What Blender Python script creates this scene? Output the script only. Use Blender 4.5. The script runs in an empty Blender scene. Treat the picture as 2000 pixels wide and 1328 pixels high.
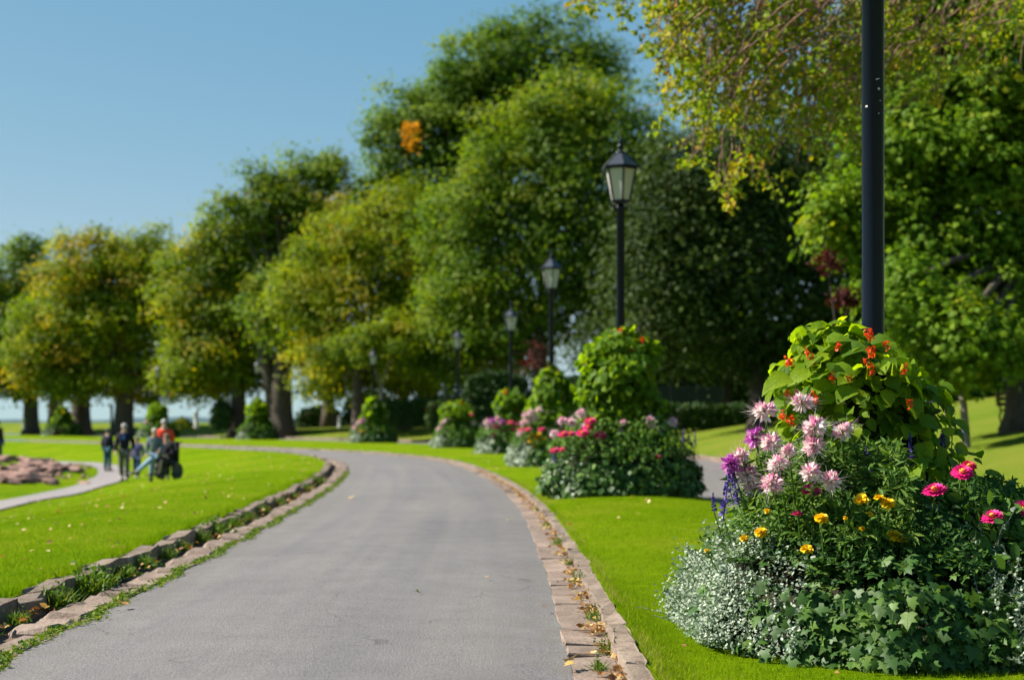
import bpy, math, random
import numpy as np
from mathutils import Vector, Matrix
# ------------------------------------------------------------------ camera, sky, sun, exposure
scene = bpy.context.scene
COL = scene.collection
FPX = 2000 * 50 / 36.0           # focal length expressed in reference pixels
CAMH, HOR = 1.2, 825.0
cam_d = bpy.data.cameras.new('camera'); cam = bpy.data.objects.new('camera', cam_d); COL.objects.link(cam)
cam.location = (0, 0, CAMH); cam.rotation_euler = (math.radians(90), 0, 0)
cam_d.lens = 50; cam_d.sensor_width = 36; cam_d.sensor_fit = 'HORIZONTAL'
cam_d.shift_y = (HOR - 664) / 2000.0
cam_d.clip_start = 0.1; cam_d.clip_end = 20000
cam_d.dof.use_dof = True; cam_d.dof.focus_distance = 8.0; cam_d.dof.aperture_fstop = 1.75
scene.camera = cam
SUN_EL, SUN_AZ = math.radians(42), math.radians(-84)     # azimuth from +Y towards +X (negative = left)
world = bpy.data.worlds.new('World'); scene.world = world; world.use_nodes = True
wn = world.node_tree.nodes; wl = world.node_tree.links; wn.clear()
sky = wn.new('ShaderNodeTexSky'); sky.sky_type = 'NISHITA'; sky.sun_disc = False
sky.sun_elevation = SUN_EL; sky.sun_rotation = SUN_AZ
sky.air_density = 0.7; sky.dust_density = 0.0; sky.ozone_density = 4.0; sky.altitude = 0
wb = wn.new('ShaderNodeBackground'); wb.inputs['Strength'].default_value = 0.055
wo = wn.new('ShaderNodeOutputWorld'); 
# white balance of the sky: softer contrast per channel, towards the photograph's teal blue
sep = wn.new('ShaderNodeSeparateColor'); com = wn.new('ShaderNodeCombineColor'); wl.new(sky.outputs[0], sep.inputs[0])
for i, (ref, a, p, cap) in enumerate([(1.514, 1.92, .95, 3.9), (2.80, 3.66, .55, 5.4), (5.36, 5.15, .4, 6.4)]):
    q = wn.new('ShaderNodeMath'); q.operation = 'DIVIDE'; q.inputs[1].default_value = ref; wl.new(sep.outputs[i], q.inputs[0])
    w_ = wn.new('ShaderNodeMath'); w_.operation = 'POWER'; w_.inputs[1].default_value = p; wl.new(q.outputs[0], w_.inputs[0])
    k_ = wn.new('ShaderNodeMath'); k_.operation = 'MULTIPLY'; k_.inputs[1].default_value = a; wl.new(w_.outputs[0], k_.inputs[0])
    l_ = wn.new('ShaderNodeMath'); l_.operation = 'SMOOTH_MIN'; l_.inputs[1].default_value = cap; l_.inputs[2].default_value = cap * .4; wl.new(k_.outputs[0], l_.inputs[0]); wl.new(l_.outputs[0], com.inputs[i])
wl.new(com.outputs[0], wb.inputs[0]); wl.new(wb.outputs[0], wo.inputs[0])
sd = bpy.data.lights.new('sun', 'SUN'); sd.energy = 5.0; sd.angle = math.radians(0.55); sd.color = (1.0, 0.93, 0.82)
sun = bpy.data.objects.new('sun', sd); COL.objects.link(sun)
sv = Vector((math.sin(SUN_AZ) * math.cos(SUN_EL), math.cos(SUN_AZ) * math.cos(SUN_EL), math.sin(SUN_EL)))
sun.rotation_euler = sv.to_track_quat('Z', 'Y').to_euler(); sun.location = sv * 60
scene.view_settings.view_transform = 'Standard'; scene.view_settings.look = 'None'
scene.view_settings.gamma = 1.0; scene.view_settings.use_curve_mapping = False
scene.view_settings.exposure = 1.25
scene.render.engine = 'CYCLES'
cy = scene.cycles
cy.max_bounces = 6; cy.diffuse_bounces = 3; cy.glossy_bounces = 2; cy.transmission_bounces = 3; cy.transparent_max_bounces = 4
cy.caustics_reflective = False; cy.caustics_refractive = False
try: cy.use_denoising = True
except Exception: pass

rng = np.random.default_rng(7)
def W(px, py, d): return np.array([(px - 1000) * d / FPX, d, CAMH + (HOR - py) * d / FPX])

# ------------------------------------------------------------------ helpers
def tag(o, label=None, cat=None, group=None, kind=None):
    if label: o['label'] = label
    if cat: o['category'] = cat
    if group: o['group'] = group
    if kind: o['kind'] = kind
    return o
def empty(name, loc=(0, 0, 0), rz=0):
    o = bpy.data.objects.new(name, None); COL.objects.link(o); o.location = loc; o.rotation_euler[2] = rz
    o.empty_display_size = 0.1
    return o
def link(name, me, parent=None):
    o = bpy.data.objects.new(name, me); COL.objects.link(o)
    if parent is not None: o.parent = parent
    return o
def mesh(name, V, F, mats, smooth=False, tint=None, fmat=None):
    """V (n,3); F list of index arrays (m,3)/(m,4)"""
    V = np.asarray(V, dtype=np.float32)
    Fs = F if isinstance(F, list) else [F]
    Fs = [np.asarray(f, dtype=np.int32) for f in Fs if len(f)]
    me = bpy.data.meshes.new(name)
    me.vertices.add(len(V)); me.vertices.foreach_set('co', V.ravel())
    nl = sum(f.size for f in Fs); npoly = sum(len(f) for f in Fs)
    me.loops.add(nl); me.polygons.add(npoly)
    me.loops.foreach_set('vertex_index', np.concatenate([f.ravel() for f in Fs]))
    starts = []; k = 0
    for f in Fs:
        starts.append(k + np.arange(len(f)) * f.shape[1]); k += f.size
    me.polygons.foreach_set('loop_start', np.concatenate(starts).astype(np.int32))
    if smooth is False: me.polygons.foreach_set('use_smooth', np.zeros(npoly, dtype=bool))
    if fmat is not None: me.polygons.foreach_set('material_index', np.asarray(fmat, dtype=np.int32))
    if tint is not None:
        a = me.attributes.new('tint', 'FLOAT', 'FACE'); a.data.foreach_set('value', np.asarray(tint, dtype=np.float32))
    for m in (mats if isinstance(mats, (list, tuple)) else [mats]): me.materials.append(m)
    me.update(calc_edges=True); me.validate()
    return me
class MB:
    """collects simple shapes into one mesh"""
    def __init__(s): s.V = []; s.Q = []; s.T = []; s.n = 0
    def add(s, V, Q=None, T=None):
        V = np.asarray(V, float)
        if Q is not None and len(Q): s.Q.append(np.asarray(Q) + s.n)
        if T is not None and len(T): s.T.append(np.asarray(T) + s.n)
        s.V.append(V); s.n += len(V); return s
    def box(s, c, h, R=None, jit=0):
        v = np.array([[x, y, z] for x in (-1, 1) for y in (-1, 1) for z in (-1, 1)], float) * np.array(h)
        if jit: v += rng.normal(0, jit, v.shape)
        if R is not None: v = v @ np.array(R).T
        return s.add(v + np.array(c), [[0, 1, 3, 2], [4, 6, 7, 5], [0, 4, 5, 1], [2, 3, 7, 6], [0, 2, 6, 4], [1, 5, 7, 3]])
    def tube(s, P, R, k=8, cap=True):
        P = np.asarray(P, float); n = len(P); R = np.broadcast_to(np.asarray(R, float), (n,))
        T = np.gradient(P, axis=0); T /= np.linalg.norm(T, axis=1)[:, None] + 1e-9
        ref = np.array([0, 0, 1.]) if abs(T[:, 2]).mean() < .8 else np.array([1., 0, 0])
        A = np.cross(T, ref); A /= np.linalg.norm(A, axis=1)[:, None] + 1e-9
        B = np.cross(T, A); th = np.arange(k) * 2 * math.pi / k
        V = P[:, None] + R[:, None, None] * (A[:, None] * np.cos(th)[None, :, None] + B[:, None] * np.sin(th)[None, :, None])
        i = np.arange(n - 1)[:, None] * k; j = np.arange(k)[None]; j2 = (j + 1) % k
        Q = np.stack([i + j, i + j2, i + k + j2, i + k + j], -1).reshape(-1, 4)
        V = V.reshape(-1, 3); Tr = None
        if cap:
            c0 = len(V); V = np.vstack([V, P[:1], P[-1:]])
            jj = np.arange(k); Tr = np.vstack([np.stack([(jj + 1) % k, jj, np.full(k, c0)], -1),
                                             np.stack([jj + (n - 1) * k, (jj + 1) % k + (n - 1) * k, np.full(k, c0 + 1)], -1)])
        return s.add(V, Q, Tr)
    def lathe(s, prof, c=(0, 0, 0), k=16, rot=0):
        prof = np.asarray(prof, float); n = len(prof); th = rot + np.arange(k) * 2 * math.pi / k
        V = np.stack([prof[:, :1] * np.cos(th), prof[:, :1] * np.sin(th), np.repeat(prof[:, 1:2], k, 1)], -1).reshape(-1, 3) + np.array(c)
        i = np.arange(n - 1)[:, None] * k; j = np.arange(k)[None]; j2 = (j + 1) % k
        return s.add(V, np.stack([i + j, i + j2, i + k + j2, i + k + j], -1).reshape(-1, 4))
    def mesh(s, name, mats, smooth=False):
        F = []
        if s.Q: F.append(np.vstack(s.Q))
        if s.T: F.append(np.vstack(s.T))
        return mesh(name, np.vstack(s.V), F, mats, smooth)
    def build(s, name, mats, parent=None, smooth=False): return link(name, s.mesh(name, mats, smooth), parent)
def unit(a): return a / (np.linalg.norm(a, axis=-1, keepdims=True) + 1e-9)
# leaf templates: base at origin, tip along +Y, normal +Z
TPL = {}
TPL['diamond'] = (np.array([[0, 0, 0], [.36, .5, .07], [0, 1, -.06], [-.36, .5, .07]]), np.array([[0, 1, 2], [0, 2, 3]]))
_o = [[0, 0, 0], [.3, .1, .05], [.43, .36, .09], [.3, .7, .05], [0, 1, -.12], [-.3, .7, .05], [-.43, .36, .09], [-.3, .1, .05], [0, .35, 0], [0, .7, -.03]]
TPL['ovate'] = (np.array(_o), np.array([[0, 1, 8], [1, 2, 8], [2, 9, 8], [2, 3, 9], [3, 4, 9], [8, 7, 0], [8, 6, 7], [8, 9, 6], [9, 5, 6], [9, 4, 5]]))
_v = [[0, 0, 0], [.2, -.14, -.02], [.5, .02, -.05], [.3, .26, .03], [.52, .56, -.06], [.22, .58, .03], [0, 1, -.1],
      [-.22, .58, .03], [-.52, .56, -.06], [-.3, .26, .03], [-.5, .02, -.05], [-.2, -.14, -.02], [0, .3, .06]]
TPL['ivy'] = (np.array(_v), np.array([[i, (i + 1) % 12, 12] for i in range(12)]))
_m = [[0, 0, 0], [.42, .12, -.05], [.27, .33, .02], [.56, .62, -.05], [.2, .6, .03], [0, 1, -.1], [-.2, .6, .03], [-.56, .62, -.05], [-.27, .33, .02], [-.42, .12, -.05], [0, .34, .05]]
TPL['maple'] = (np.array(_m), np.array([[i, (i + 1) % 10, 10] for i in range(10)]))
TPL['oval'] = (np.array([[0, 0, 0], [.3, .3, .05], [.3, .7, .05], [0, 1, 0], [-.3, .7, .05], [-.3, .3, .05]]), np.array([[0, 1, 2], [0, 2, 3], [0, 3, 4], [0, 4, 5]]))
TPL['blade'] = (np.array([[-.5, 0, 0], [.5, 0, 0], [.3, .55, .06], [-.3, .55, .06], [0, 1, .25]]), np.array([[0, 1, 2], [0, 2, 3], [3, 2, 4]]))
TPL['blade1'] = (np.array([[-.5, 0, 0], [.5, 0, 0], [0, 1, .15]]), np.array([[0, 1, 2]]))
def frames(N, T):
    N = unit(N); T = unit(T - (T * N).sum(-1, keepdims=True) * N); X = np.cross(T, N); return X, T, N
def scatter(P, N, T, S, tpl, tint=None, wid=1.0):
    """leaf cloud -> V, F, face tint"""
    v, f = TPL[tpl]; n = len(P); S = np.broadcast_to(np.asarray(S, float), (n,)); X, T, N = frames(np.asarray(N, float), np.asarray(T, float))
    S3 = S[:, None, None]; wid = np.broadcast_to(np.asarray(wid, float), (n,))[:, None, None]
    V = P[:, None] + S3 * (X[:, None] * v[None, :, :1] * wid + T[:, None] * v[None, :, 1:2] + N[:, None] * v[None, :, 2:3])
    F = f[None] + (np.arange(n) * len(v))[:, None, None]
    t = None if tint is None else np.repeat(np.asarray(tint), len(f))
    return V.reshape(-1, 3), F.reshape(-1, 3), t
class Cloud:
    def __init__(s): s.V = []; s.F = []; s.t = []; s.n = 0
    def add(s, *a, **k):
        V, F, t = scatter(*a, **k); s.V.append(V); s.F.append(F + s.n); s.n += len(V)
        s.t.append(t if t is not None else np.full(len(F), .5)); return s
    def raw(s, V, F, t=.5):
        V = np.asarray(V, float); F = np.asarray(F); s.V.append(V); s.F.append(F + s.n); s.n += len(V); s.t.append(np.full(len(F), t)); return s
    def tube(s, P, R, k=4, t=.5):
        m = MB(); m.tube(P, R, k, cap=False); q = m.Q[0]
        return s.raw(m.V[0], np.vstack([q[:, [0, 1, 2]], q[:, [0, 2, 3]]]), t)
    def mesh(s, name, mats, smooth=True): return mesh(name, np.vstack(s.V), np.vstack(s.F), mats, smooth, np.concatenate(s.t))
    def build(s, name, mats, parent=None, smooth=True): return link(name, s.mesh(name, mats, smooth), parent)
def rdir(n): return unit(rng.normal(size=(n, 3)))
def sstep(a, b, x): t = np.clip((x - a) / (b - a), 0, 1); return t * t * (3 - 2 * t)
ORD = ['', 'first', 'second', 'third', 'fourth', 'fifth', 'sixth', 'seventh', 'eighth', 'ninth', 'tenth', 'eleventh', 'twelfth', 'thirteenth',
       'fourteenth', 'fifteenth', 'sixteenth', 'seventeenth', 'eighteenth', 'nineteenth', 'twentieth', 'twenty-first', 'twenty-second',
       'twenty-third', 'twenty-fourth', 'twenty-fifth', 'twenty-sixth', 'twenty-seventh', 'twenty-eighth', 'twenty-ninth', 'thirtieth']

# ------------------------------------------------------------------ materials
def newmat(name):
    m = bpy.data.materials.new(name); m.use_nodes = True; nt = m.node_tree; nt.nodes.clear()
    out = nt.nodes.new('ShaderNodeOutputMaterial'); return m, nt, out
def N(nt, t, **k):
    n = nt.nodes.new(t)
    for a, b in k.items(): setattr(n, a, b)
    return n
def ramp(nt, stops, fac):
    r = N(nt, 'ShaderNodeValToRGB'); e = r.color_ramp.elements
    while len(e) < len(stops): e.new(0.5)
    for el, (p, c) in zip(e, stops): el.position = p; el.color = (*c, 1)
    nt.links.new(fac, r.inputs[0]); return r.outputs[0]
def noise(nt, scale, detail=4, rough=.55, vec=None, dist=0):
    n = N(nt, 'ShaderNodeTexNoise'); n.inputs['Scale'].default_value = scale; n.inputs['Detail'].default_value = detail
    n.inputs['Roughness'].default_value = rough; n.inputs['Distortion'].default_value = dist
    if vec is not None: nt.links.new(vec, n.inputs['Vector'])
    return n.outputs['Fac']
def mixc(nt, a, b, fac, mode='MIX'):
    m = N(nt, 'ShaderNodeMix', data_type='RGBA', blend_type=mode)
    for sock, v in ((m.inputs[6], a), (m.inputs[7], b), (m.inputs[0], fac)):
        if isinstance(v, (int, float)): sock.default_value = v
        elif isinstance(v, tuple): sock.default_value = (*v, 1)
        else: nt.links.new(v, sock)
    return m.outputs[2]
def mapr(nt, v, a, b, c=0, d=1):
    m = N(nt, 'ShaderNodeMapRange'); m.inputs[1].default_value = a; m.inputs[2].default_value = b; m.inputs[3].default_value = c; m.inputs[4].default_value = d
    nt.links.new(v, m.inputs[0]); return m.outputs[0]
def mixf(nt, v, k):
    m = N(nt, 'ShaderNodeMath', operation='MULTIPLY'); nt.links.new(v, m.inputs[0]); m.inputs[1].default_value = k; return m.outputs[0]
def setc(nt, sock, v):
    if isinstance(v, tuple): sock.default_value = (*v, 1) if len(v) == 3 else v
    elif isinstance(v, (int, float)): sock.default_value = v
    else: nt.links.new(v, sock)
def bump(nt, h, strength, dist):
    b = N(nt, 'ShaderNodeBump'); b.inputs['Strength'].default_value = strength; b.inputs['Distance'].default_value = dist
    nt.links.new(h, b.inputs['Height']); return b.outputs[0]
def pbsdf(nt, col, rough=.6, spec=.5, metal=0, normal=None, coat=0):
    p = N(nt, 'ShaderNodeBsdfPrincipled'); setc(nt, p.inputs['Base Color'], col); setc(nt, p.inputs['Roughness'], rough)
    p.inputs['Specular IOR Level'].default_value = spec; p.inputs['Metallic'].default_value = metal; p.inputs['Coat Weight'].default_value = coat
    if normal is not None: nt.links.new(normal, p.inputs['Normal'])
    return p
def geopos(nt): return N(nt, 'ShaderNodeNewGeometry').outputs['Position']
def objco(nt): return N(nt, 'ShaderNodeTexCoord').outputs['Object']
def leafmat(name, stops, trans=.35, rough=.6, spec=.15, src='attr', boost=(1.25, 1.25, .5), jitter=.06):
    m, nt, out = newmat(name)
    if src == 'attr':
        a = N(nt, 'ShaderNodeAttribute', attribute_name='tint'); fac = a.outputs['Fac']
    else: fac = N(nt, 'ShaderNodeObjectInfo').outputs['Random']
    c = ramp(nt, stops, fac); nm = None
    if src == 'obj':      # pale midrib and side veins, soft blotches
        sx = N(nt, 'ShaderNodeSeparateXYZ'); oc = objco(nt); nt.links.new(oc, sx.inputs[0])
        mt = lambda op, a, b=None: (lambda q: ([nt.links.new(v, q.inputs[i]) if not isinstance(v, (int, float)) else setattr(q.inputs[i], 'default_value', v) for i, v in enumerate((a, b)) if v is not None], q.outputs[0])[1])(N(nt, 'ShaderNodeMath', operation=op))
        ax_ = mt('ABSOLUTE', sx.outputs[0]); t_ = mt('SUBTRACT', sx.outputs[1], mt('MULTIPLY', ax_, .75)); f_ = mt('ABSOLUTE', mt('SUBTRACT', mt('FRACT', mt('MULTIPLY', t_, 6.5)), .5))
        v_ = mt('MAXIMUM', mapr(nt, f_, 0, .07, .7, 0), mapr(nt, ax_, .004, .02, 1, 0)); c = mixc(nt, c, (.2, .3, .06), mt('MULTIPLY', v_, .32)); bl = noise(nt, 5, 3, .6, oc)
        c = mixc(nt, c, ramp(nt, [(.3, (.72, .74, .7)), (.7, (1.15, 1.12, 1.05))], bl), .8, 'MULTIPLY'); nm = bump(nt, v_, .4, -.02)
    p = pbsdf(nt, c, rough, spec, 0, nm)
    t = N(nt, 'ShaderNodeBsdfTranslucent'); c2 = mixc(nt, c, boost, 1.0, 'MULTIPLY'); nt.links.new(c2, t.inputs[0])
    mx = N(nt, 'ShaderNodeMixShader'); mx.inputs[0].default_value = trans
    nt.links.new(p.outputs[0], mx.inputs[1]); nt.links.new(t.outputs[0], mx.inputs[2]); nt.links.new(mx.outputs[0], out.inputs[0]); return m
def plain(name, col, rough=.6, spec=.5, metal=0, var=.15, scale=8, bmp=0, coat=0):
    m, nt, out = newmat(name); n = noise(nt, scale, 5, .6, objco(nt))
    c = mixc(nt, tuple(x * (1 - var) for x in col), tuple(min(1, x * (1 + var)) for x in col), n)
    nm = bump(nt, n, .5, bmp) if bmp else None
    p = pbsdf(nt, c, rough, spec, metal, nm, coat); nt.links.new(p.outputs[0], out.inputs[0]); return m
M = {}
# tree leaves: ramp from deep green through yellow-green to orange
M['leaf_green'] = leafmat('leaf_green', [(0, (.042, .098, .01)), (.4, (.1, .178, .012)), (.7, (.195, .25, .012)), (.9, (.22, .2, .012)), (1, (.45, .2, .01))], .5)
M['leaf_yellow'] = leafmat('leaf_yellow', [(0, (.07, .125, .008)), (.4, (.155, .225, .009)), (.7, (.275, .305, .01)), (.9, (.38, .27, .01)), (1, (.58, .21, .01))], .5)
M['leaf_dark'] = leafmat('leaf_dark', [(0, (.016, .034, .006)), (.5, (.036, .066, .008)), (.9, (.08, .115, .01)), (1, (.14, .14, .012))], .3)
M['leaf_maple'] = leafmat('leaf_maple', [(0, (.055, .12, .008)), (.5, (.13, .235, .012)), (.85, (.22, .3, .014)), (.95, (.3, .26, .012)), (1, (.5, .2, .012))], .48)
M['leaf_birch'] = leafmat('leaf_birch', [(0, (.1, .17, .01)), (.45, (.22, .285, .012)), (.75, (.38, .31, .014)), (1, (.42, .18, .015))], .42)
M['leaf_red'] = leafmat('leaf_red', [(0, (.04, .008, .01)), (.6, (.09, .015, .014)), (1, (.15, .03, .015))], .3, boost=(1.4, .6, .5))
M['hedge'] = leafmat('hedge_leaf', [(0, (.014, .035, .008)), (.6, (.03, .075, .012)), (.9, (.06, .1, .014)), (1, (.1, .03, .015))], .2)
M['bean'] = leafmat('bean_leaf_green', [(0, (.08, .17, .009)), (.5, (.165, .29, .01)), (1, (.28, .4, .012))], .62, .55, .2, src='obj', boost=(1.75, 1.5, .3))
M['bean_s'] = leafmat('bean_foliage', [(0, (.075, .16, .009)), (.5, (.155, .28, .01)), (1, (.28, .39, .012))], .6, .55, .2, boost=(1.7, 1.45, .3))
M['ivy'] = leafmat('ivy_leaf_green', [(0, (.025, .065, .012)), (.6, (.05, .115, .017)), (1, (.1, .17, .025))], .22, .5, .28, src='obj')
M['ivy_s'] = leafmat('ivy_foliage', [(0, (.022, .06, .011)), (.6, (.045, .11, .017)), (1, (.1, .18, .027))], .22, .5, .28)
M['silver'] = leafmat('silver_leaf', [(0, (.11, .17, .1)), (.5, (.23, .295, .21)), (1, (.42, .47, .37))], .25, .55, .4, boost=(1, 1.1, .8))
M['feather'] = leafmat('feather_leaf', [(0, (.02, .06, .014)), (.6, (.045, .115, .02)), (1, (.11, .2, .03))], .3)
M['stemleaf'] = leafmat('stem_leaf', [(0, (.04, .1, .015)), (.6, (.075, .16, .022)), (1, (.14, .22, .03))], .35)
M['grass'] = leafmat('grass_blade', [(0, (.1, .19, .003)), (.5, (.155, .255, .003)), (.85, (.22, .29, .006)), (1, (.36, .3, .1))], .4, .9, .03, boost=(1.15, 1.2, .4))
M['moss'] = leafmat('moss_green', [(0, (.06, .13, .01)), (.6, (.12, .2, .012)), (1, (.2, .22, .02))], .3)
M['litter'] = leafmat('dry_leaf', [(0, (.09, .035, .015)), (.4, (.26, .12, .035)), (.7, (.45, .27, .08)), (1, (.6, .5, .24))], .25, .6, .3, boost=(1.2, 1, .5))
M['cleome'] = leafmat('spider_flower_petal', [(0, (.68, .2, .42)), (.3, (.82, .45, .56)), (.6, (.85, .74, .72)), (1, (.86, .85, .8))], .35, .6, .2, boost=(1.05, 1, 1))
M['cleome_p'] = leafmat('purple_spider_petal', [(0, (.4, .05, .4)), (.5, (.62, .12, .55)), (1, (.8, .45, .7))], .35, .6, .2, boost=(1.05, 1, 1))
M['zinnia'] = leafmat('zinnia_petal', [(0, (.45, .004, .1)), (.6, (.75, .012, .2)), (1, (.82, .04, .3))], .3, .5, .3, boost=(1.1, .8, 1))
M['zinnia_r'] = leafmat('red_zinnia_petal', [(0, (.4, .006, .03)), (1, (.7, .02, .08))], .3, .5, .3, boost=(1.1, .8, 1))
M['marigold'] = leafmat('marigold_petal', [(0, (.72, .4, .004)), (.6, (.85, .58, .006)), (1, (.88, .68, .01))], .3, .5, .3, boost=(1.1, 1, .5))
M['scarlet'] = leafmat('scarlet_petal', [(0, (.62, .04, .004)), (1, (.88, .12, .012))], .35, .5, .3, boost=(1.1, 1, .5))
M['salvia'] = leafmat('salvia_petal', [(0, (.03, .018, .12)), (.6, (.075, .05, .27)), (1, (.17, .12, .42))], .25, .6, .3, boost=(1, 1, 1))
M['bark'] = None
def barkmat(name, a, b, sc=3):
    m, nt, out = newmat(name); mp = N(nt, 'ShaderNodeMapping'); mp.inputs['Scale'].default_value = (sc * 3, sc * 3, sc * .5)
    nt.links.new(geopos(nt), mp.inputs[0]); n = noise(nt, 2, 6, .65, mp.outputs[0], .6)
    c = ramp(nt, [(.3, a), (.7, b)], n); p = pbsdf(nt, c, .85, .2, 0, bump(nt, n, .9, .04)); nt.links.new(p.outputs[0], out.inputs[0]); return m
M['bark'] = barkmat('bark', (.035, .028, .022), (.12, .095, .075))
M['bark_pale'] = barkmat('bark_pale', (.12, .1, .08), (.3, .26, .21), 5)
M['twig'] = plain('twig', (.19, .11, .08), .8, .15)
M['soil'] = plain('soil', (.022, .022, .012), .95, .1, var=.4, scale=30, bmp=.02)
M['stem'] = plain('green_stem', (.06, .12, .02), .6, .3)
M['black'] = plain('black_paint', (.005, .009, .02), .27, .18, 0, .2, 20)
M['chip'] = plain('bare_metal_chip', (.45, .45, .44), .6, .3)
M['roofp'] = plain('dark_roof_paint', (.028, .034, .048), .38, .5, coat=.2)
def stonemat(name, a, b, c3, sc=6):
    m, nt, out = newmat(name); r = N(nt, 'ShaderNodeObjectInfo').outputs['Random']; g = geopos(nt)
    n = noise(nt, sc, 6, .65, g); n2 = noise(nt, sc * 14, 3, .6, g)
    c = ramp(nt, [(.3, a), (.55, b), (.8, c3)], n); sp = ramp(nt, [(.3, (.6, .58, .56)), (.7, (1.15, 1.13, 1.1))], n2)
    c = mixc(nt, c, sp, .6, 'MULTIPLY'); sp2 = mapr(nt, noise(nt, 17, 5, .7, g, .8), .55, .66); c = mixc(nt, c, (.06, .055, .04), mixf(nt, sp2, .55)); rr = mapr(nt, r, 0, 1, .8, 1.12)
    hs = N(nt, 'ShaderNodeHueSaturation'); nt.links.new(c, hs.inputs['Color']); nt.links.new(rr, hs.inputs['Value'])
    p = pbsdf(nt, hs.outputs[0], .85, .25, 0, bump(nt, n2, .6, .012)); nt.links.new(p.outputs[0], out.inputs[0]); return m
M['kerb'] = stonemat('kerb_sandstone', (.13, .095, .07), (.24, .185, .145), (.32, .26, .21))
M['slab'] = stonemat('gutter_slab', (.16, .115, .09), (.245, .185, .15), (.31, .25, .21), 3)
M['rock'] = stonemat('red_rock', (.15, .085, .07), (.3, .175, .145), (.36, .26, .22), 2)
def asphalt():
    m, nt, out = newmat('asphalt'); g = geopos(nt)
    big = noise(nt, .35, 4, .6, g, .5); mid = noise(nt, 3, 5, .6, g); fine = noise(nt, 75, 3, .75, g)
    cx = N(nt, 'ShaderNodeCombineXYZ'); nt.links.new(N(nt, 'ShaderNodeAttribute', attribute_name='across').outputs['Fac'], cx.inputs[0]); nt.links.new(N(nt, 'ShaderNodeAttribute', attribute_name='along').outputs['Fac'], cx.inputs[1])
    mp = N(nt, 'ShaderNodeMapping'); mp.inputs['Scale'].default_value = (2.4, .05, 1); nt.links.new(cx.outputs[0], mp.inputs[0])
    streak = noise(nt, 1.0, 5, .6, mp.outputs[0], .3)
    c = ramp(nt, [(.3, (.132, .126, .127)), (.7, (.162, .154, .151))], big)
    c = mixc(nt, c, ramp(nt, [(.35, (.84, .84, .88)), (.65, (1.1, 1.085, 1.04))], streak), .8, 'MULTIPLY')
    c = mixc(nt, c, ramp(nt, [(.3, (.86, .86, .86)), (.7, (1.1, 1.1, 1.1))], mid), .7, 'MULTIPLY')
    c = mixc(nt, c, ramp(nt, [(.25, (.45, .45, .46)), (.5, (1, 1, 1)), (.78, (1.7, 1.65, 1.6))], fine), .85, 'MULTIPLY')
    # cracks
    wv = N(nt, 'ShaderNodeTexNoise'); wv.inputs['Scale'].default_value = 2.5; nt.links.new(g, wv.inputs['Vector'])
    ad = N(nt, 'ShaderNodeVectorMath', operation='MULTIPLY_ADD'); nt.links.new(wv.outputs['Color'], ad.inputs[0]); ad.inputs[1].default_value = (.5, .5, 0); nt.links.new(g, ad.inputs[2])
    vo = N(nt, 'ShaderNodeTexVoronoi', feature='DISTANCE_TO_EDGE'); vo.inputs['Scale'].default_value = 1.1; nt.links.new(ad.outputs[0], vo.inputs['Vector'])
    cr = mapr(nt, vo.outputs['Distance'], 0, .01, 1, 0); gate = mapr(nt, noise(nt, 1.6, 2, .5, g), .5, .63); mu = N(nt, 'ShaderNodeMath', operation='MULTIPLY')
    ac = N(nt, 'ShaderNodeAttribute', attribute_name='across').outputs['Fac']; e1_ = mapr(nt, ac, -.55, -.02, 0, 1); e2_ = mapr(nt, ac, -2.35, -2.85, 0, 1)
    mxn = N(nt, 'ShaderNodeMath', operation='MAXIMUM'); nt.links.new(e1_, mxn.inputs[0]); nt.links.new(e2_, mxn.inputs[1]); edge = mxn.outputs[0]
    g2 = N(nt, 'ShaderNodeMath', operation='MAXIMUM'); nt.links.new(gate, g2.inputs[0]); nt.links.new(edge, g2.inputs[1]); gate = g2.outputs[0]
    em = N(nt, 'ShaderNodeMath', operation='MULTIPLY'); nt.links.new(edge, em.inputs[0]); nt.links.new(mapr(nt, noise(nt, 4, 5, .65, g), .42, .62), em.inputs[1]); em2 = N(nt, 'ShaderNodeMath', operation='MULTIPLY'); nt.links.new(em.outputs[0], em2.inputs[0]); em2.inputs[1].default_value = .55
    c = mixc(nt, c, (.125, .105, .088), em2.outputs[0])
    nt.links.new(cr, mu.inputs[0]); nt.links.new(gate, mu.inputs[1]); mu2 = N(nt, 'ShaderNodeMath', operation='MULTIPLY'); nt.links.new(mu.outputs[0], mu2.inputs[0]); mu2.inputs[1].default_value = .62
    c = mixc(nt, c, (.05, .048, .046), mu2.outputs[0])
    p = pbsdf(nt, c, .8, .35, 0, bump(nt, fine, 1.0, .01)); nt.links.new(p.outputs[0], out.inputs[0]); return m
M['asphalt'] = asphalt()
def lawnmat():
    m, nt, out = newmat('lawn'); g = geopos(nt)
    a = noise(nt, .45, 5, .6, g); b = noise(nt, 6, 4, .7, g); f = noise(nt, 90, 3, .7, g)
    c = ramp(nt, [(.28, (.105, .205, .002)), (.5, (.155, .245, .002)), (.66, (.2, .255, .01)), (.8, (.27, .25, .05))], a)
    c = mixc(nt, c, ramp(nt, [(.25, (.62, .7, .6)), (.75, (1.2, 1.15, 1.1))], b), .85, 'MULTIPLY')
    c = mixc(nt, c, ramp(nt, [(.25, (.45, .5, .4)), (.75, (1.35, 1.3, 1.3))], f), .75, 'MULTIPLY')
    p = pbsdf(nt, c, 1.0, .02, 0, bump(nt, f, 1, .03)); nt.links.new(p.outputs[0], out.inputs[0]); return m
M['lawn'] = lawnmat()
M['lawn_dry'] = None
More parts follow.
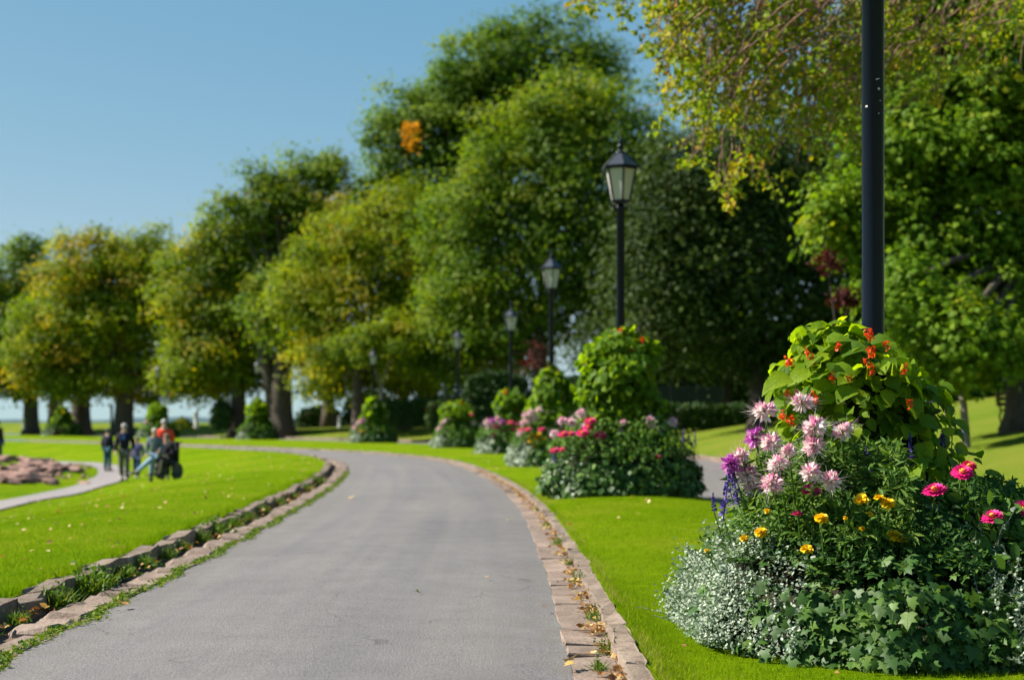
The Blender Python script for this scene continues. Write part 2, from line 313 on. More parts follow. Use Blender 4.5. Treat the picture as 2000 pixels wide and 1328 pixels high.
def lawn2():
    m, nt, out = newmat('rough_lawn'); g = geopos(nt)
    a = noise(nt, .3, 5, .65, g); f = noise(nt, 40, 3, .7, g)
    c = ramp(nt, [(.3, (.09, .155, .012)), (.5, (.14, .19, .02)), (.66, (.185, .2, .03)), (.8, (.25, .215, .07))], a)
    c = mixc(nt, c, ramp(nt, [(.25, (.5, .55, .45)), (.75, (1.3, 1.25, 1.25))], f), .75, 'MULTIPLY')
    p = pbsdf(nt, c, 1.0, .02, 0, bump(nt, f, 1, .04)); nt.links.new(p.outputs[0], out.inputs[0]); return m
M['lawn_dry'] = lawn2()
M['path'] = plain('path_concrete', (.22, .2, .197), .85, .2, var=.12, scale=2)
M['dirt'] = plain('gutter_dirt', (.12, .085, .06), .95, .1, var=.35, scale=12, bmp=.01)

# ------------------------------------------------------------------ road geometry
CP = np.array([(.29, -8), (.29, 0), (.29, 6.6), (.287, 9.4), (.245, 13.6), (.13, 19), (-.2, 25.6), (-.85, 33.3), (-1.85, 41.7), (-3.5, 49.2), (-6.1, 56.5),
               (-9.6, 63), (-16.9, 74.5), (-26, 86.5), (-37, 100), (-62, 128), (-140, 205)])
WE = np.array([2.75, 2.75, 2.75, 2.75, 2.75, 2.8, 3.05, 3.6, 4.5, 5.7, 7.7, 9.4, 11.8, 13.6, 14, 14, 14])
WB = np.array([2.8, 2.8, 2.82, 2.88, 2.95, 3.05, 3.05, 3, 3, 3, 3, 3, 3, 3, 3, 3, 3])
KH = np.array([.22] * 10 + [.2, .18, .16, .16, .16, .16, .16]); SH = np.array([25.] * 9 + [20, 14, 10, 7.2, 6.8, 6.8, 6.8, 6.8])
def catmull(P, ts):
    P = np.asarray(P, float); n = len(P); i = np.clip(np.floor(ts).astype(int), 0, n - 2); f = (ts - i)[:, None]
    g = lambda k: P[np.clip(i + k, 0, n - 1)]
    # finite-difference tangents scaled for non-uniform knots
    K = np.concatenate([[0], np.cumsum(np.linalg.norm(np.diff(P, axis=0), axis=1))])
    D = np.gradient(P, K, axis=0); h = (K[i + 1] - K[i])[:, None]
    return (2 * f**3 - 3 * f**2 + 1) * g(0) + (f**3 - 2 * f**2 + f) * h * D[i] + (-2 * f**3 + 3 * f**2) * g(1) + (f**3 - f**2) * h * D[i + 1]
_ts = np.linspace(0, len(CP) - 1, 4000); _p = catmull(CP, _ts); _L = np.concatenate([[0], np.cumsum(np.linalg.norm(np.diff(_p, axis=0), axis=1))])
def station(l):
    """arc length -> point, right normal, control parameter"""
    t = np.interp(l, _L, _ts); p = catmull(CP, t); q = catmull(CP, np.clip(t + .25, 0, len(CP) - 1)) - catmull(CP, np.clip(t - .25, 0, len(CP) - 1))
    q = unit(q); return p, np.stack([q[:, 1], -q[:, 0]], -1), t
_SL = np.linspace(0, _L[-1], 2500); _SP, _SN, _ST = station(_SL)
ctl = lambda A, t: np.interp(t, np.arange(len(A)), A)
def dipz(y): return -.09 * (1 - sstep(7.0, 13.5, y))
MOUND = lambda x, y: .62 * np.exp(-((x + 18.3)**2 / 15 + (y - 47)**2 / 60))
def zprof(u, t, x, y):
    z = np.zeros_like(u)
    wb = ctl(WB, t); we = ctl(WE, t); wf = we + 3.5
    s = -(wb + .62) - u; zl = .085 - .765 * sstep(.6, 7.2, s) + .02 * np.sin(x * 1.3) * np.sin(y * .9) * sstep(.5, 2, s) + MOUND(x, y) * sstep(3, 7, s)
    v = np.clip((u - .36) / (we - .36), 0, 1); zi = .055 + .1 * np.sin(math.pi * v)**.8 * sstep(9, 14, y) * np.clip(3 / we, .3, 1) + dipz(y) * sstep(0, .12, v)
    q = np.maximum(u - wf - .15, 0); zr = .1 + ctl(KH, t) * ctl(SH, t) * (1 - np.exp(-q / ctl(SH, t)))
    z = np.where(s > 0, zl, np.where(u > wf, zr, np.where(u > we, .03, np.where(u > .36, zi, 0.))))
    return z
def locate(x, y):
    x = np.atleast_1d(np.asarray(x, float)); y = np.atleast_1d(np.asarray(y, float))
    U = np.empty(len(x)); T = np.empty(len(x))
    for a in range(0, len(x), 4000):
        d = np.stack([x[a:a + 4000], y[a:a + 4000]], -1)[:, None] - _SP[None]
        k = (d**2).sum(-1).argmin(1); dd = d[np.arange(len(k)), k]
        U[a:a + 4000] = (dd * _SN[k]).sum(-1); T[a:a + 4000] = _ST[k]
    return U, T
def gz(x, y):
    sc = np.isscalar(x); U, T = locate(x, y); z = zprof(U, T, np.atleast_1d(x).astype(float), np.atleast_1d(y).astype(float)); return float(z[0]) if sc else z
def grid_mesh(name, P3, mat, smooth=True):
    n, m = P3.shape[:2]; i = np.arange(n - 1)[:, None] * m; j = np.arange(m - 1)[None]
    Q = np.stack([i + j, i + j + 1, i + m + j + 1, i + m + j], -1).reshape(-1, 4)
    return link(name, mesh(name, P3.reshape(-1, 3), Q, mat, smooth))
_l1 = np.concatenate([np.arange(0, 40, .25), np.arange(40, 110, .6), np.arange(110, _L[-1], 2.5)])
sp, sn, st = station(_l1)
def strip(name, us, mat, zf, kind='structure'):
    """us: function(t)-> (n,m) offsets"""
    U = us(st); P = sp[:, None] + sn[:, None] * U[..., None]
    Z = zf(U, np.broadcast_to(st[:, None], U.shape), P[..., 0], P[..., 1])
    o = grid_mesh(name, np.dstack([P, Z[..., None]]), mat); tag(o, kind=kind)
    if mat is M['asphalt']:
        for an, av in (('across', U), ('along', np.broadcast_to(_l1[:, None], U.shape))):
            at = o.data.attributes.new(an, 'FLOAT', 'POINT'); at.data.foreach_set('value', np.ascontiguousarray(av, dtype=np.float32).ravel())
    return o
wb_ = lambda t: ctl(WB, t)[:, None]; we_ = lambda t: ctl(WE, t)[:, None]
rowf = lambda a: np.asarray(a)[None]
road = strip('road', lambda t: -wb_(t) + rowf(np.linspace(0, 1, 9)) * (wb_(t)), M['asphalt'], lambda u, t, x, y: .035 * np.sin(math.pi * np.clip(-u / 3.0, 0, 1)) + 0 * u)
road2 = strip('second_road', lambda t: we_(t) + rowf(np.linspace(.0, 1, 5)) * 3.5, M['asphalt'], lambda u, t, x, y: .03 + 0 * u)
island = strip('grass_island', lambda t: .345 + rowf(np.linspace(0, 1, 22)) * (we_(t) - .345), M['lawn'], lambda u, t, x, y: zprof(np.maximum(u, .3601), t, x, y))
lawnL = strip('left_lawn', lambda t: -(wb_(t) + .6) - rowf(np.concatenate([[0, .15], np.linspace(.4, 10, 34), np.linspace(10.6, 36, 30)])), M['lawn'],
              lambda u, t, x, y: zprof(np.minimum(u, -ctl(WB, t) - .6201), t, x, y))
lawnR = strip('right_lawn', lambda t: we_(t) + 3.62 + rowf(np.concatenate([np.linspace(0, 14, 24), np.linspace(15, 60, 24), np.linspace(64, 150, 14)])), M['lawn_dry'], zprof)
gut = strip('gutter_bed', lambda t: -(wb_(t) + .62) + rowf([-.0, .3, .66]), M['dirt'], lambda u, t, x, y: -.045 + .04 * sstep(-.12, .1, u + 3.05) + 0 * u)
gutR = strip('gutter_bed', lambda t: rowf([-.05, .2, .42]) + 0 * wb_(t), M['dirt'], lambda u, t, x, y: -.009 + 0 * u)
# far sheets
o = MB().add([[-9000, -300, -3.4], [9000, -300, -3.4], [9000, 15000, -3.4], [-9000, 15000, -3.4]], [[0, 1, 2, 3]]).build('ground', M['lawn_dry']); tag(o, kind='structure')
def seamat():
    m, nt, out = newmat('sea_water'); n = noise(nt, .4, 4, .6, geopos(nt)); p = pbsdf(nt, (.03, .075, .11), .25, .5, 0, bump(nt, n, .5, .3)); nt.links.new(p.outputs[0], out.inputs[0]); return m
o = MB().add([[-9000, 170, -2.6], [9000, 170, -2.6], [9000, 14500, -2.6], [-9000, 14500, -2.6]], [[0, 1, 2, 3]]).build('sea', seamat()); tag(o, kind='structure')
xs = np.linspace(-4500, 1500, 120); hh = 9 + 9 * np.abs(np.sin(xs * .0017)) + 4 * np.sin(xs * .009) + 2 * np.sin(xs * .031)
Vh = np.concatenate([np.stack([xs, 0 * xs + 4800, 0 * xs - 3], -1), np.stack([xs, 0 * xs + 5100, hh], -1), np.stack([xs, 0 * xs + 5600, 0 * xs - 3], -1)]); kk = np.arange(119)
o = link('far_hills', mesh('far_hills', Vh, np.vstack([np.stack([kk, kk + 1, kk + 121, kk + 120], -1), np.stack([kk + 120, kk + 121, kk + 241, kk + 240], -1)]), plain('hazed_far_woods', (.05, .085, .1), .9, .1, scale=.01), True)); tag(o, kind='structure')  # bluish woods colour has the distance haze painted in

# ------------------------------------------------------------------ kerbs and gutter slabs (each stone its own part)
def stone_mesh(name, L, w, h, mat, seed, bev=.02, rough=.008):
    """rounded, slightly irregular block; origin at its middle bottom, long axis Y"""
    r = np.random.default_rng(seed); nx, ny = 4, 6
    xs_ = np.array([-w / 2, -w / 2 + bev, w / 2 - bev, w / 2]); ys_ = np.array([-L / 2, -L / 2 + bev, -L / 6, L / 6, L / 2 - bev, L / 2])
    X, Y = np.meshgrid(xs_, ys_, indexing='ij'); Z = np.full_like(X, h)
    Z[0] -= bev * .8; Z[-1] -= bev * .8; Z[:, 0] -= bev * .8; Z[:, -1] -= bev * .8
    Z += r.normal(0, rough, Z.shape); X = X + r.normal(0, rough * .7, X.shape); Y = Y + r.normal(0, rough, Y.shape)
    top = np.stack([X, Y, Z], -1).reshape(-1, 3); rim = [0 * ny + j for j in range(ny)] + [i * ny + ny - 1 for i in range(1, nx)] + [(nx - 1) * ny + j for j in range(ny - 2, -1, -1)] + [i * ny for i in range(nx - 2, 0, -1)]
    bot = top[rim].copy(); bot[:, 2] = -.1; bot[:, :2] *= 1.02
    V = np.vstack([top, bot]); Q = [[i * ny + j, (i + 1) * ny + j, (i + 1) * ny + j + 1, i * ny + j + 1] for i in range(nx - 1) for j in range(ny - 1)]
    n = len(rim); b0 = nx * ny
    for a in range(n): Q.append([rim[a], rim[(a + 1) % n], b0 + (a + 1) % n, b0 + a])
    return mesh(name, V, np.array(Q), mat)
def run_stones(parent, name, ufun, l0, l1, meshes, lens, gap, zf, skew=.03, ujit=.012, zjit=.008):
    l = l0; k = 0
    while l < l1:
        i = int(rng.integers(len(meshes))); L0 = lens[i]; sc = float(rng.uniform(.85, 1.2)); L = L0 * sc; lc = l + L / 2
        p, nn, t = station(np.array([lc])); u = ufun(t)[0] + rng.normal(0, ujit); q = p[0] + nn[0] * u
        o = link(name, meshes[i], parent); ang = math.atan2(nn[0][1], nn[0][0]) + rng.normal(0, skew)
        o.location = (q[0], q[1], zf(q[0], q[1]) + rng.normal(0, zjit)); o.rotation_euler = (rng.normal(0, .015), rng.normal(0, .03), ang); o.scale = (1, sc, 1)
        l += L + gap * float(rng.uniform(.5, 1.6)); k += 1
        if k >= 150: break
kp = empty('left_kerb', (0, 0, 0)); tag(kp, kind='structure')
lens = [.5, .62, .75, .9]
run_stones(kp, 'kerb_stone', lambda t: -(ctl(WB, t) + .54), 12.0, 90, [stone_mesh('kerb_stone', L, .14, .095, M['kerb'], 10 + i, .014, .015) for i, L in enumerate(lens)], lens, .02, lambda x, y: 0.0, .03, .015, .012)
kp = empty('left_gutter', (0, 0, 0)); tag(kp, kind='structure')
lens = [.38, .46, .55, .62]
run_stones(kp, 'gutter_stone', lambda t: -(ctl(WB, t) + .17), 12.0, 60, [stone_mesh('gutter_stone', L, .3, .022, M['slab'], 30 + i, .05, .009) for i, L in enumerate(lens)], lens, .12, lambda x, y: -.008, .09, .025, .006)
kp = empty('right_gutter', (0, 0, 0)); tag(kp, kind='structure')
lens = [.35, .48, .6, .75]
run_stones(kp, 'gutter_stone', lambda t: .115 + 0 * t, 12.0, 75, [stone_mesh('gutter_stone', L, .25, .004, M['slab'], 50 + i, .008, .0025) for i, L in enumerate(lens)], lens, .012, lambda x, y: 0.0, .008, .004, .0015)
kp = empty('right_kerb', (0, 0, 0)); tag(kp, kind='structure')
lens = [.5, .7, .85, 1.0]
run_stones(kp, 'kerb_stone', lambda t: .3 + 0 * t, 12.0, 112, [stone_mesh('kerb_stone', L, .115, .052, M['kerb'], 70 + i, .012, .01) for i, L in enumerate(lens)], lens, .012, lambda x, y: 0.0, .02, .008, .006)
kp = empty('second_road_kerb', (0, 0, 0)); tag(kp, kind='structure')
lens = [.9, 1.2, 1.5]
run_stones(kp, 'kerb_stone', lambda t: ctl(WE, t) + 3.56, 20.0, 150, [stone_mesh('kerb_stone', L, .16, .16, M['kerb'], 90 + i, .022, .007) for i, L in enumerate(lens)], lens, .02, lambda x, y: 0.0, .02, .008, .006)

# path by the shore
PP = np.array([(-11.0, 14), (-11.2, 24), (-11.5, 32), (-11.9, 39), (-12.6, 44.5), (-14.2, 50.5), (-17.2, 57.5), (-23, 66)])
pt = np.linspace(0, len(PP) - 1, 90); pc = catmull(PP, pt); pn = unit(np.gradient(pc, axis=0)); pn = np.stack([pn[:, 1], -pn[:, 0]], -1)
pu = np.linspace(-.52, .52, 5); Pg = pc[:, None] + pn[:, None] * pu[None, :, None]
Zg = gz(Pg[..., 0].ravel(), Pg[..., 1].ravel()).reshape(Pg.shape[:2]) + .035
o = grid_mesh('path', np.dstack([Pg, Zg[..., None]]), M['path']); tag(o, kind='structure')

# ------------------------------------------------------------------ street lamps
def hexring(r, z, k=6, rot=math.pi / 6): return [(r * math.cos(rot + i * math.pi / 3), r * math.sin(rot + i * math.pi / 3), z) for i in range(6)]
def glassmat():
    m, nt, out = newmat('frosted_glass'); d = pbsdf(nt, (.72, .71, .65), .35, .5); t = N(nt, 'ShaderNodeBsdfTranslucent'); t.inputs[0].default_value = (.75, .73, .65, 1)
    mx = N(nt, 'ShaderNodeMixShader'); mx.inputs[0].default_value = .45; nt.links.new(d.outputs[0], mx.inputs[1]); nt.links.new(t.outputs[0], mx.inputs[2]); nt.links.new(mx.outputs[0], out.inputs[0]); return m
M['glass'] = glassmat()
Z0 = 4.55; PR = .066     # lantern floor height, pole radius
LM = {}
mb = MB(); mb.lathe([(.11, -.1), (.11, .25), (.09, .3), (PR + .012, .36), (PR, .4), (PR, 4.42), (PR + .012, 4.43), (PR + .012, 4.47), (PR * .8, 4.48), (PR * .8, 4.52), (0.001, 4.52)], k=24)
LM['pole'] = mb.mesh('pole', M['black'], True)
mb = MB(); mb.lathe([(.001, 4.5), (.1, 4.5), (.155, 4.535), (.155, Z0), (.001, Z0)], k=6, rot=math.pi / 6); LM['lantern_base'] = mb.mesh('lantern_base', M['black'])
def scroll(s):
    a = np.linspace(0, 1.5 * math.pi, 14); r = np.linspace(.07, .025, 14); x = .145 + -r * np.cos(a) * .8 + .0; z = 4.43 + r * np.sin(a)
    P = np.stack([s * x, 0 * x, z], -1); P = np.vstack([[s * .05, 0, 4.36], P]); m = MB(); m.tube(P, .011, 6); return m.mesh('scroll_bracket', M['black'], True)
LM['scroll'] = [scroll(1), scroll(-1)]
b0, t0 = hexring(.15, Z0), hexring(.255, Z0 + .5)
mb = MB()
for i in range(6): mb.tube([b0[i], t0[i]], .016, 6)
for ring in (b0, t0):
    for i in range(6): mb.tube([ring[i], ring[(i + 1) % 6]], .014, 6)
LM['lantern_frame'] = mb.mesh('lantern_frame', M['black'])
def pane(i):
    a, b, c, d = [np.array(v) * np.array((.965, .965, 1)) for v in (b0[i], b0[(i + 1) % 6], t0[(i + 1) % 6], t0[i])]
    inn = [v * np.array((.975, .975, 1)) for v in (a, b, c, d)]
    return MB().add([a, b, c, d] + inn, [[0, 1, 2, 3], [7, 6, 5, 4], [0, 4, 5, 1], [1, 5, 6, 2], [2, 6, 7, 3], [3, 7, 4, 0]]).mesh('glass_pane', M['glass'])
LM['panes'] = [pane(i) for i in range(6)]
LM['bulb'] = MB().lathe([(.001, Z0 + .02), (.045, Z0 + .03), (.045, Z0 + .14), (.085, Z0 + .2), (.1, Z0 + .3), (.07, Z0 + .38), (.001, Z0 + .41)], k=14).mesh('bulb', plain('bulb_glass', (.6, .6, .55), .3), True)
e0, e1 = hexring(.315, Z0 + .505), hexring(.295, Z0 + .54); r1 = hexring(.085, Z0 + .75)
mb = MB(); mb.lathe([(.001, Z0 + .515), (.315, Z0 + .505), (.32, Z0 + .53), (.001, Z0 + .545)], k=6, rot=math.pi / 6)
for i in range(6): mb.tube([e1[i], r1[i]], .01, 5)
LM['roof'] = mb.mesh('roof', M['black'])
def rpan(i):
    a, b, c, d = [np.array(v) for v in (e1[i], e1[(i + 1) % 6], r1[(i + 1) % 6], r1[i])]; dn = np.array((0, 0, -.012))
    return MB().add([a, b, c, d, a + dn, b + dn, c + dn, d + dn], [[0, 1, 2, 3], [7, 6, 5, 4], [0, 4, 5, 1], [1, 5, 6, 2], [2, 6, 7, 3], [3, 7, 4, 0]]).mesh('roof_panel', M['roofp'])
LM['rp'] = [rpan(i) for i in range(6)]
zf_ = Z0 + .74
LM['finial'] = MB().lathe([(.09, zf_), (.095, zf_ + .02), (.05, zf_ + .035), (.03, zf_ + .05), (.028, zf_ + .09), (.055, zf_ + .105), (.06, zf_ + .12), (.03, zf_ + .135), (.036, zf_ + .16), (.042, zf_ + .185), (.02, zf_ + .215), (.024, zf_ + .235), (.012, zf_ + .26), (.001, zf_ + .315)], k=14).mesh('finial', M['black'], True)
LTOP = zf_ + .315
def lamp(x, y, label, s=1.0, rz=0, chips=False):
    r = empty('street_lamp', (x, y, gz(x, y)), rz); r.scale = (s, s, s); tag(r, label, 'street lamp', 'black lantern street lamps along the drive')
    link('pole', LM['pole'], r); link('lantern_base', LM['lantern_base'], r)
    for m in LM['scroll']: link('scroll_bracket', m, r)
    f = link('lantern_frame', LM['lantern_frame'], r)
    for m in LM['panes']: link('glass_pane', m, f)
    link('bulb', LM['bulb'], r); q = link('roof', LM['roof'], r)
    for m in LM['rp']: link('roof_panel', m, q)
    link('finial', LM['finial'], r)
    return r
LPX = [(1705, 8.5), (1212, 21.4), (1077, 35.5), (998, 51.0), (894, 63.6), (729, 80.0), (503, 95), (308, 104), (122, 121)]
LP = [((px - 1000) * d / FPX, d) for px, d in LPX]
LTY = [None, 262, 484, 590, 636, 676, 698, 708, 724]
LLAB = ['nearest black lamp post rising out of the big flower bed', 'black lantern lamp second nearest, lantern whole against the green trees', 'third nearest black lantern lamp along the curve', 'fourth nearest black lantern lamp along the curve',
        'fifth nearest black lantern lamp, left of the bean towers', 'sixth nearest lantern lamp, beside the thin forked tree', 'small distant lantern lamp in front of the thick double trunk',
        'small distant lantern lamp above the group of people', 'farthest small lantern lamp at the left under the trees']
lamps = []
for i, (x, y) in enumerate(LP):
    s = 1.0 if LTY[i] is None else (W(0, LTY[i], y)[2] - gz(x, y)) / LTOP
    lamps.append(lamp(x, y, LLAB[i], s, .12))
print('lamp scales', [round(l.scale[0], 2) for l in lamps])
# chipped paint on the nearest post
for (px, py, w, h, rot) in [(1689, 207, 7, 6, 0), (1709, 155, 9, 3, .3), (1711, 174, 6, 7, .5), (1714, 197, 4, 2, 0), (1711, 222, 5, 2, .8)]:
    zz = W(px, py, LP[0][1] - .06)[2] - lamps[0].location.z; dx = (px - 1705) * .00305; a = math.asin(max(-.95, min(.95, dx / PR))) - .12
    c = np.array([math.sin(a) * (PR + .0015), -math.cos(a) * (PR + .0015), zz]); tx = np.array([math.cos(a), math.sin(a), 0]); up = np.array([0, 0, 1.])
    tx2 = tx * math.cos(rot) + up * math.sin(rot); up2 = up * math.cos(rot) - tx * math.sin(rot); w2, h2 = w * .0012, h * .001
    n_ = np.array([math.sin(a), -math.cos(a), 0]) * .002
    q = [c - tx2 * w2 - up2 * h2, c + tx2 * w2 - up2 * h2, c + tx2 * w2 * .7 + up2 * h2, c - tx2 * w2 + up2 * h2 * .8]
    MB().add(q + [v - n_ for v in q], [[0, 1, 2, 3], [0, 4, 5, 1], [1, 5, 6, 2], [2, 6, 7, 3], [3, 7, 4, 0]]).build('paint_chip', M['chip'], lamps[0])

# ------------------------------------------------------------------ flower templates
def fl_cleome(seed, mat, R=.06, n=150, purple=False):
    r = np.random.default_rng(seed); c = Cloud(); d = unit(r.normal(size=(n, 3)) + np.array([0, 0, .25])); d[:, 2] *= .75; d = unit(d)
    P = d * R * .25; tn = unit(np.cross(d, r.normal(size=d.shape)))
    c.add(P, tn, d, R * r.uniform(.5, 1.0, n), 'oval', np.clip(.6 + .28 * r.normal(size=n) - .7 * np.clip(d[:, 2] - .35, 0, 1), 0, 1), wid=.55)
    k = 60; d2 = unit(r.normal(size=(k, 3)) * np.array([1, 1, .5]) + np.array([0, 0, -.1])); c.add(d2 * R * .3, unit(np.cross(d2, r.normal(size=d2.shape))), d2, R * r.uniform(1.1, 2.1, k), 'blade', np.full(k, .55), wid=.018)
    return c.mesh('flower_head', mat)
def fl_zinnia(seed, mat, R=.055):
    r = np.random.default_rng(seed); c = Cloud()
    for ring, (n, rr, tilt, z) in enumerate([(15, 1, .12, 0), (13, .84, .3, .008), (10, .62, .55, .014), (7, .42, .85, .016)]):
        a = np.arange(n) * 2 * math.pi / n + ring * .3 + r.normal(0, .06, n); d = np.stack([np.cos(a) * math.cos(tilt), np.sin(a) * math.cos(tilt), np.full(n, math.sin(tilt))], -1)
        up = np.stack([-np.cos(a) * math.sin(tilt), -np.sin(a) * math.sin(tilt), np.full(n, math.cos(tilt))], -1)
        c.add(d * .008 + np.array([0, 0, z]), up, d, R * rr * r.uniform(.92, 1.06, n), 'oval', r.uniform(0, 1, n), wid=.75)
    return c.mesh('petals', mat)
def fl_marigold(seed, mat, R=.034):
    r = np.random.default_rng(seed); c = Cloud(); n = 60
    ph = r.uniform(0, 2 * math.pi, n); el = np.arcsin(r.uniform(-.1, 1, n)); d = np.stack([np.cos(ph) * np.cos(el), np.sin(ph) * np.cos(el), np.sin(el)], -1)
    c.add(d * R * .3 * np.array([1, 1, .6]), unit(np.array([0, 0, 1.]) + .5 * r.normal(size=(n, 3))), d * np.array([1, 1, .6]), R * r.uniform(.6, .95, n), 'oval', r.uniform(0, 1, n), wid=1.3)
    return c.mesh('flower_head', mat)
def fl_scarlet(seed, mat):
    r = np.random.default_rng(seed); c = Cloud(); n = 34; P = r.normal(size=(n, 3)) * np.array([.013, .013, .022])
    c.add(P, unit(r.normal(size=(n, 3))), unit(r.normal(size=(n, 3))), r.uniform(.016, .028, n), 'oval', r.uniform(0, 1, n), wid=1.4); return c.mesh('flower_cluster', mat)
def fl_spike(seed, mat, L=.16):
    r = np.random.default_rng(seed); c = Cloud(); n = 90; h = r.uniform(0, 1, n)**.9; a = r.uniform(0, 2 * math.pi, n)
    d = np.stack([np.cos(a), np.sin(a), .5 + 0 * a], -1); rr = .008 * (1 - h * .7)
    c.add(d * rr[:, None] + np.stack([0 * h, 0 * h, h * L], -1), unit(r.normal(size=(n, 3))), d, .02 * (1.15 - .7 * h), 'oval', r.uniform(0, 1, n), wid=1.1)
    c.tube([[0, 0, -.02], [0, 0, L]], .003, 4, .2); return c.mesh('flower_spike', mat)
FC = [fl_cleome(i, M['cleome']) for i in range(5)]; FCP = [fl_cleome(20 + i, M['cleome_p']) for i in range(2)]
FZ = [fl_zinnia(i, M['zinnia']) for i in range(3)]; FZR = fl_zinnia(9, M['zinnia_r'])
ZC = MB().lathe([(.001, .03), (.012, .028), (.017, .02), (.016, .012)], k=10).mesh('flower_centre', plain('zinnia_centre', (.6, .35, .02), .8, .2, var=.5, scale=200), True)
FM = [fl_marigold(i, M['marigold']) for i in range(3)]; FS = [fl_scarlet(i, M['scarlet']) for i in range(4)]; FSP = [fl_spike(i, M['salvia'], .15 + .05 * i) for i in range(2)]
def stem_to(P0, P1, r, parent_inv, k=5, name='stem', parent=None, sag=.0):
    t = np.linspace(0, 1, 6)[:, None]; P = P0 + (P1 - P0) * t + np.array([0, 0, 1.]) * (sag * np.sin(math.pi * t)); m = MB(); m.tube(P - parent_inv, r, k, False); return m.build(name, M['stem'], parent, True)
def stem_leaves(P0, P1, n, size, base, mat, parent, tpl='oval', wid=.5, name='foliage', kind='stuff', lo=.15, hi=.97, spread=1.0):
    t = rng.uniform(lo, hi, n)[:, None]; P = P0 + (P1 - P0) * t; d = unit(rdir(n) * np.array([1, 1, .35]) + np.array([0, 0, .25]) * spread)
    c = Cloud(); c.add(P - base, unit(np.array([0, 0, 1.]) + .7 * rng.normal(size=(n, 3))), d, size * rng.uniform(.6, 1.15, n), tpl, np.clip(rng.normal(.55, .25, n), 0, 1), wid=wid)
    o = c.build(name, mat, parent); tag(o, kind=kind); return o

# ------------------------------------------------------------------ flower beds
def make_mound(cx, cy, ax, ay, h, name, label, p=3.2):
    k, m = 36, 9; th = np.arange(k) * 2 * math.pi / k; q = np.linspace(0, 1, m)
    R = q[:, None]; V = np.stack([cx + ax * R * np.cos(th), cy + ay * R * np.sin(th), np.broadcast_to(h * np.sqrt(np.maximum(0, 1 - R**p)), (m, k))], -1)
    V[..., 2] += rng.normal(0, .02, (m, k)); base = gz(cx, cy); V[..., 2] += base - .05
    i = np.arange(m - 1)[:, None] * k; j = np.arange(k)[None]; j2 = (j + 1) % k
    Q = np.stack([i + j, i + k + j, i + k + j2, i + j2], -1).reshape(-1, 4); V2 = V.reshape(-1, 3) - np.array([cx, cy, base])
    o = link(name, mesh(name, V2, Q, M['soil'], True)); o.location = (cx, cy, base); return o
def dome_points(n, ax, ay, h, p=3.2, qlo=.0, az=None, sq=2.7):
    """points and normals on the flank of the mound, denser on the steep side"""
    a = rng.uniform(0, 2 * math.pi, n) if az is None else az; s = rng.uniform(0, 1, n)
    q = np.where(rng.uniform(size=n) < .62, (1 - s**2.2 * .12), np.sqrt(rng.uniform(qlo**2, .8, n)))
    flank = q > .88; hz = np.where(flank, rng.uniform(0.02, 1, n) * np.sqrt(np.maximum(0, 1 - .88**p)), np.sqrt(np.maximum(0, 1 - q**p)))
    q = np.where(flank, np.maximum(0, 1 - hz**2)**(1 / p), q)
    k_ = (np.abs(np.cos(a))**sq + np.abs(np.sin(a))**sq)**(-1 / sq); P = np.stack([ax * k_ * q * np.cos(a), ay * k_ * q * np.sin(a), h * hz], -1); nz = np.where(flank, .35 + .5 * hz, 1.0); nr = np.where(flank, 1.0, .35)
    Nn = np.stack([np.cos(a) * nr, np.sin(a) * nr, nz], -1); return P, unit(Nn), a
BX, BY = 2.2, 8.5; AX, AY, BH = 1.12, 1.45, .66; bz = gz(BX, BY) - .02
mound = make_mound(BX, BY, AX - .08, AY - .08, BH - .08, 'flower_bed', ''); tag(mound, 'dark planted mound at the foot of the nearest lamp post', 'flower bed')
B0 = np.array([BX, BY, bz])
# ivy: 300 front leaves as parts, the rest joined
ivy = empty('ivy_plant', B0); tag(ivy, 'dark green ivy spilling over the front of the nearest flower bed', 'ivy')
P, Nn, a = dome_points(11000, AX, AY, BH)
vis = (np.cos(a + math.pi / 2 + .15) > -.2)
silv = (np.abs((a - math.radians(196) + math.pi) % (2 * math.pi) - math.pi) < math.radians(36))
keep = ~(silv & (rng.uniform(size=len(a)) < .82)); P, Nn, a = P[keep], Nn[keep], a[keep]
P = P + Nn * rng.normal(.0, .035, (len(P), 1)) + Nn * .02
lobe = .05 * np.sin(a * 7 + 1) + .04 * np.sin(a * 13); P += Nn * lobe[:, None]
T = unit(np.stack([np.cos(a), np.sin(a), -.9 + 0 * a], -1) + .55 * rng.normal(size=P.shape)); NN = unit(Nn + .45 * rng.normal(size=P.shape) + np.array([0, 0, .25]))
S = rng.uniform(.038, .086, len(P)); front = (np.cos(a + math.pi / 2) > -.1)
score = S + np.where(front, 0, -1) + np.where(P[:, 2] > .08, 0, -.03) + .03 * (P * Nn).sum(1) + rng.normal(0, .01, len(P)); idx = np.argsort(-score); big, rest = idx[:290], idx[290:6000]
def leaf_obj_mesh(name, tpl, mat, curl=0, seed=0):
    v, f = TPL[tpl]; v = v.copy(); r = np.random.default_rng(seed); v[:, 2] += curl * (v[:, 1] - .4)**2 + r.normal(0, .02, len(v)); v[:, :2] += r.normal(0, .03, (len(v), 2)); return mesh(name, v, f, mat, True)
IV = [leaf_obj_mesh('ivy_leaf', 'ivy', M['ivy'], -.15, i) for i in range(4)]
def place_leaf(name, me, parent, p, n, t, s):
    X, T_, N_ = frames(n[None], t[None]); o = link(name, me, parent); mt = Matrix(np.stack([X[0] * s, T_[0] * s, N_[0] * s], 1).tolist()).to_4x4(); mt.translation = Vector(p); o.matrix_local = mt; return o
for k in big: place_leaf('ivy_leaf', IV[k % 4], ivy, P[k], NN[k], T[k], S[k] * 1.12)
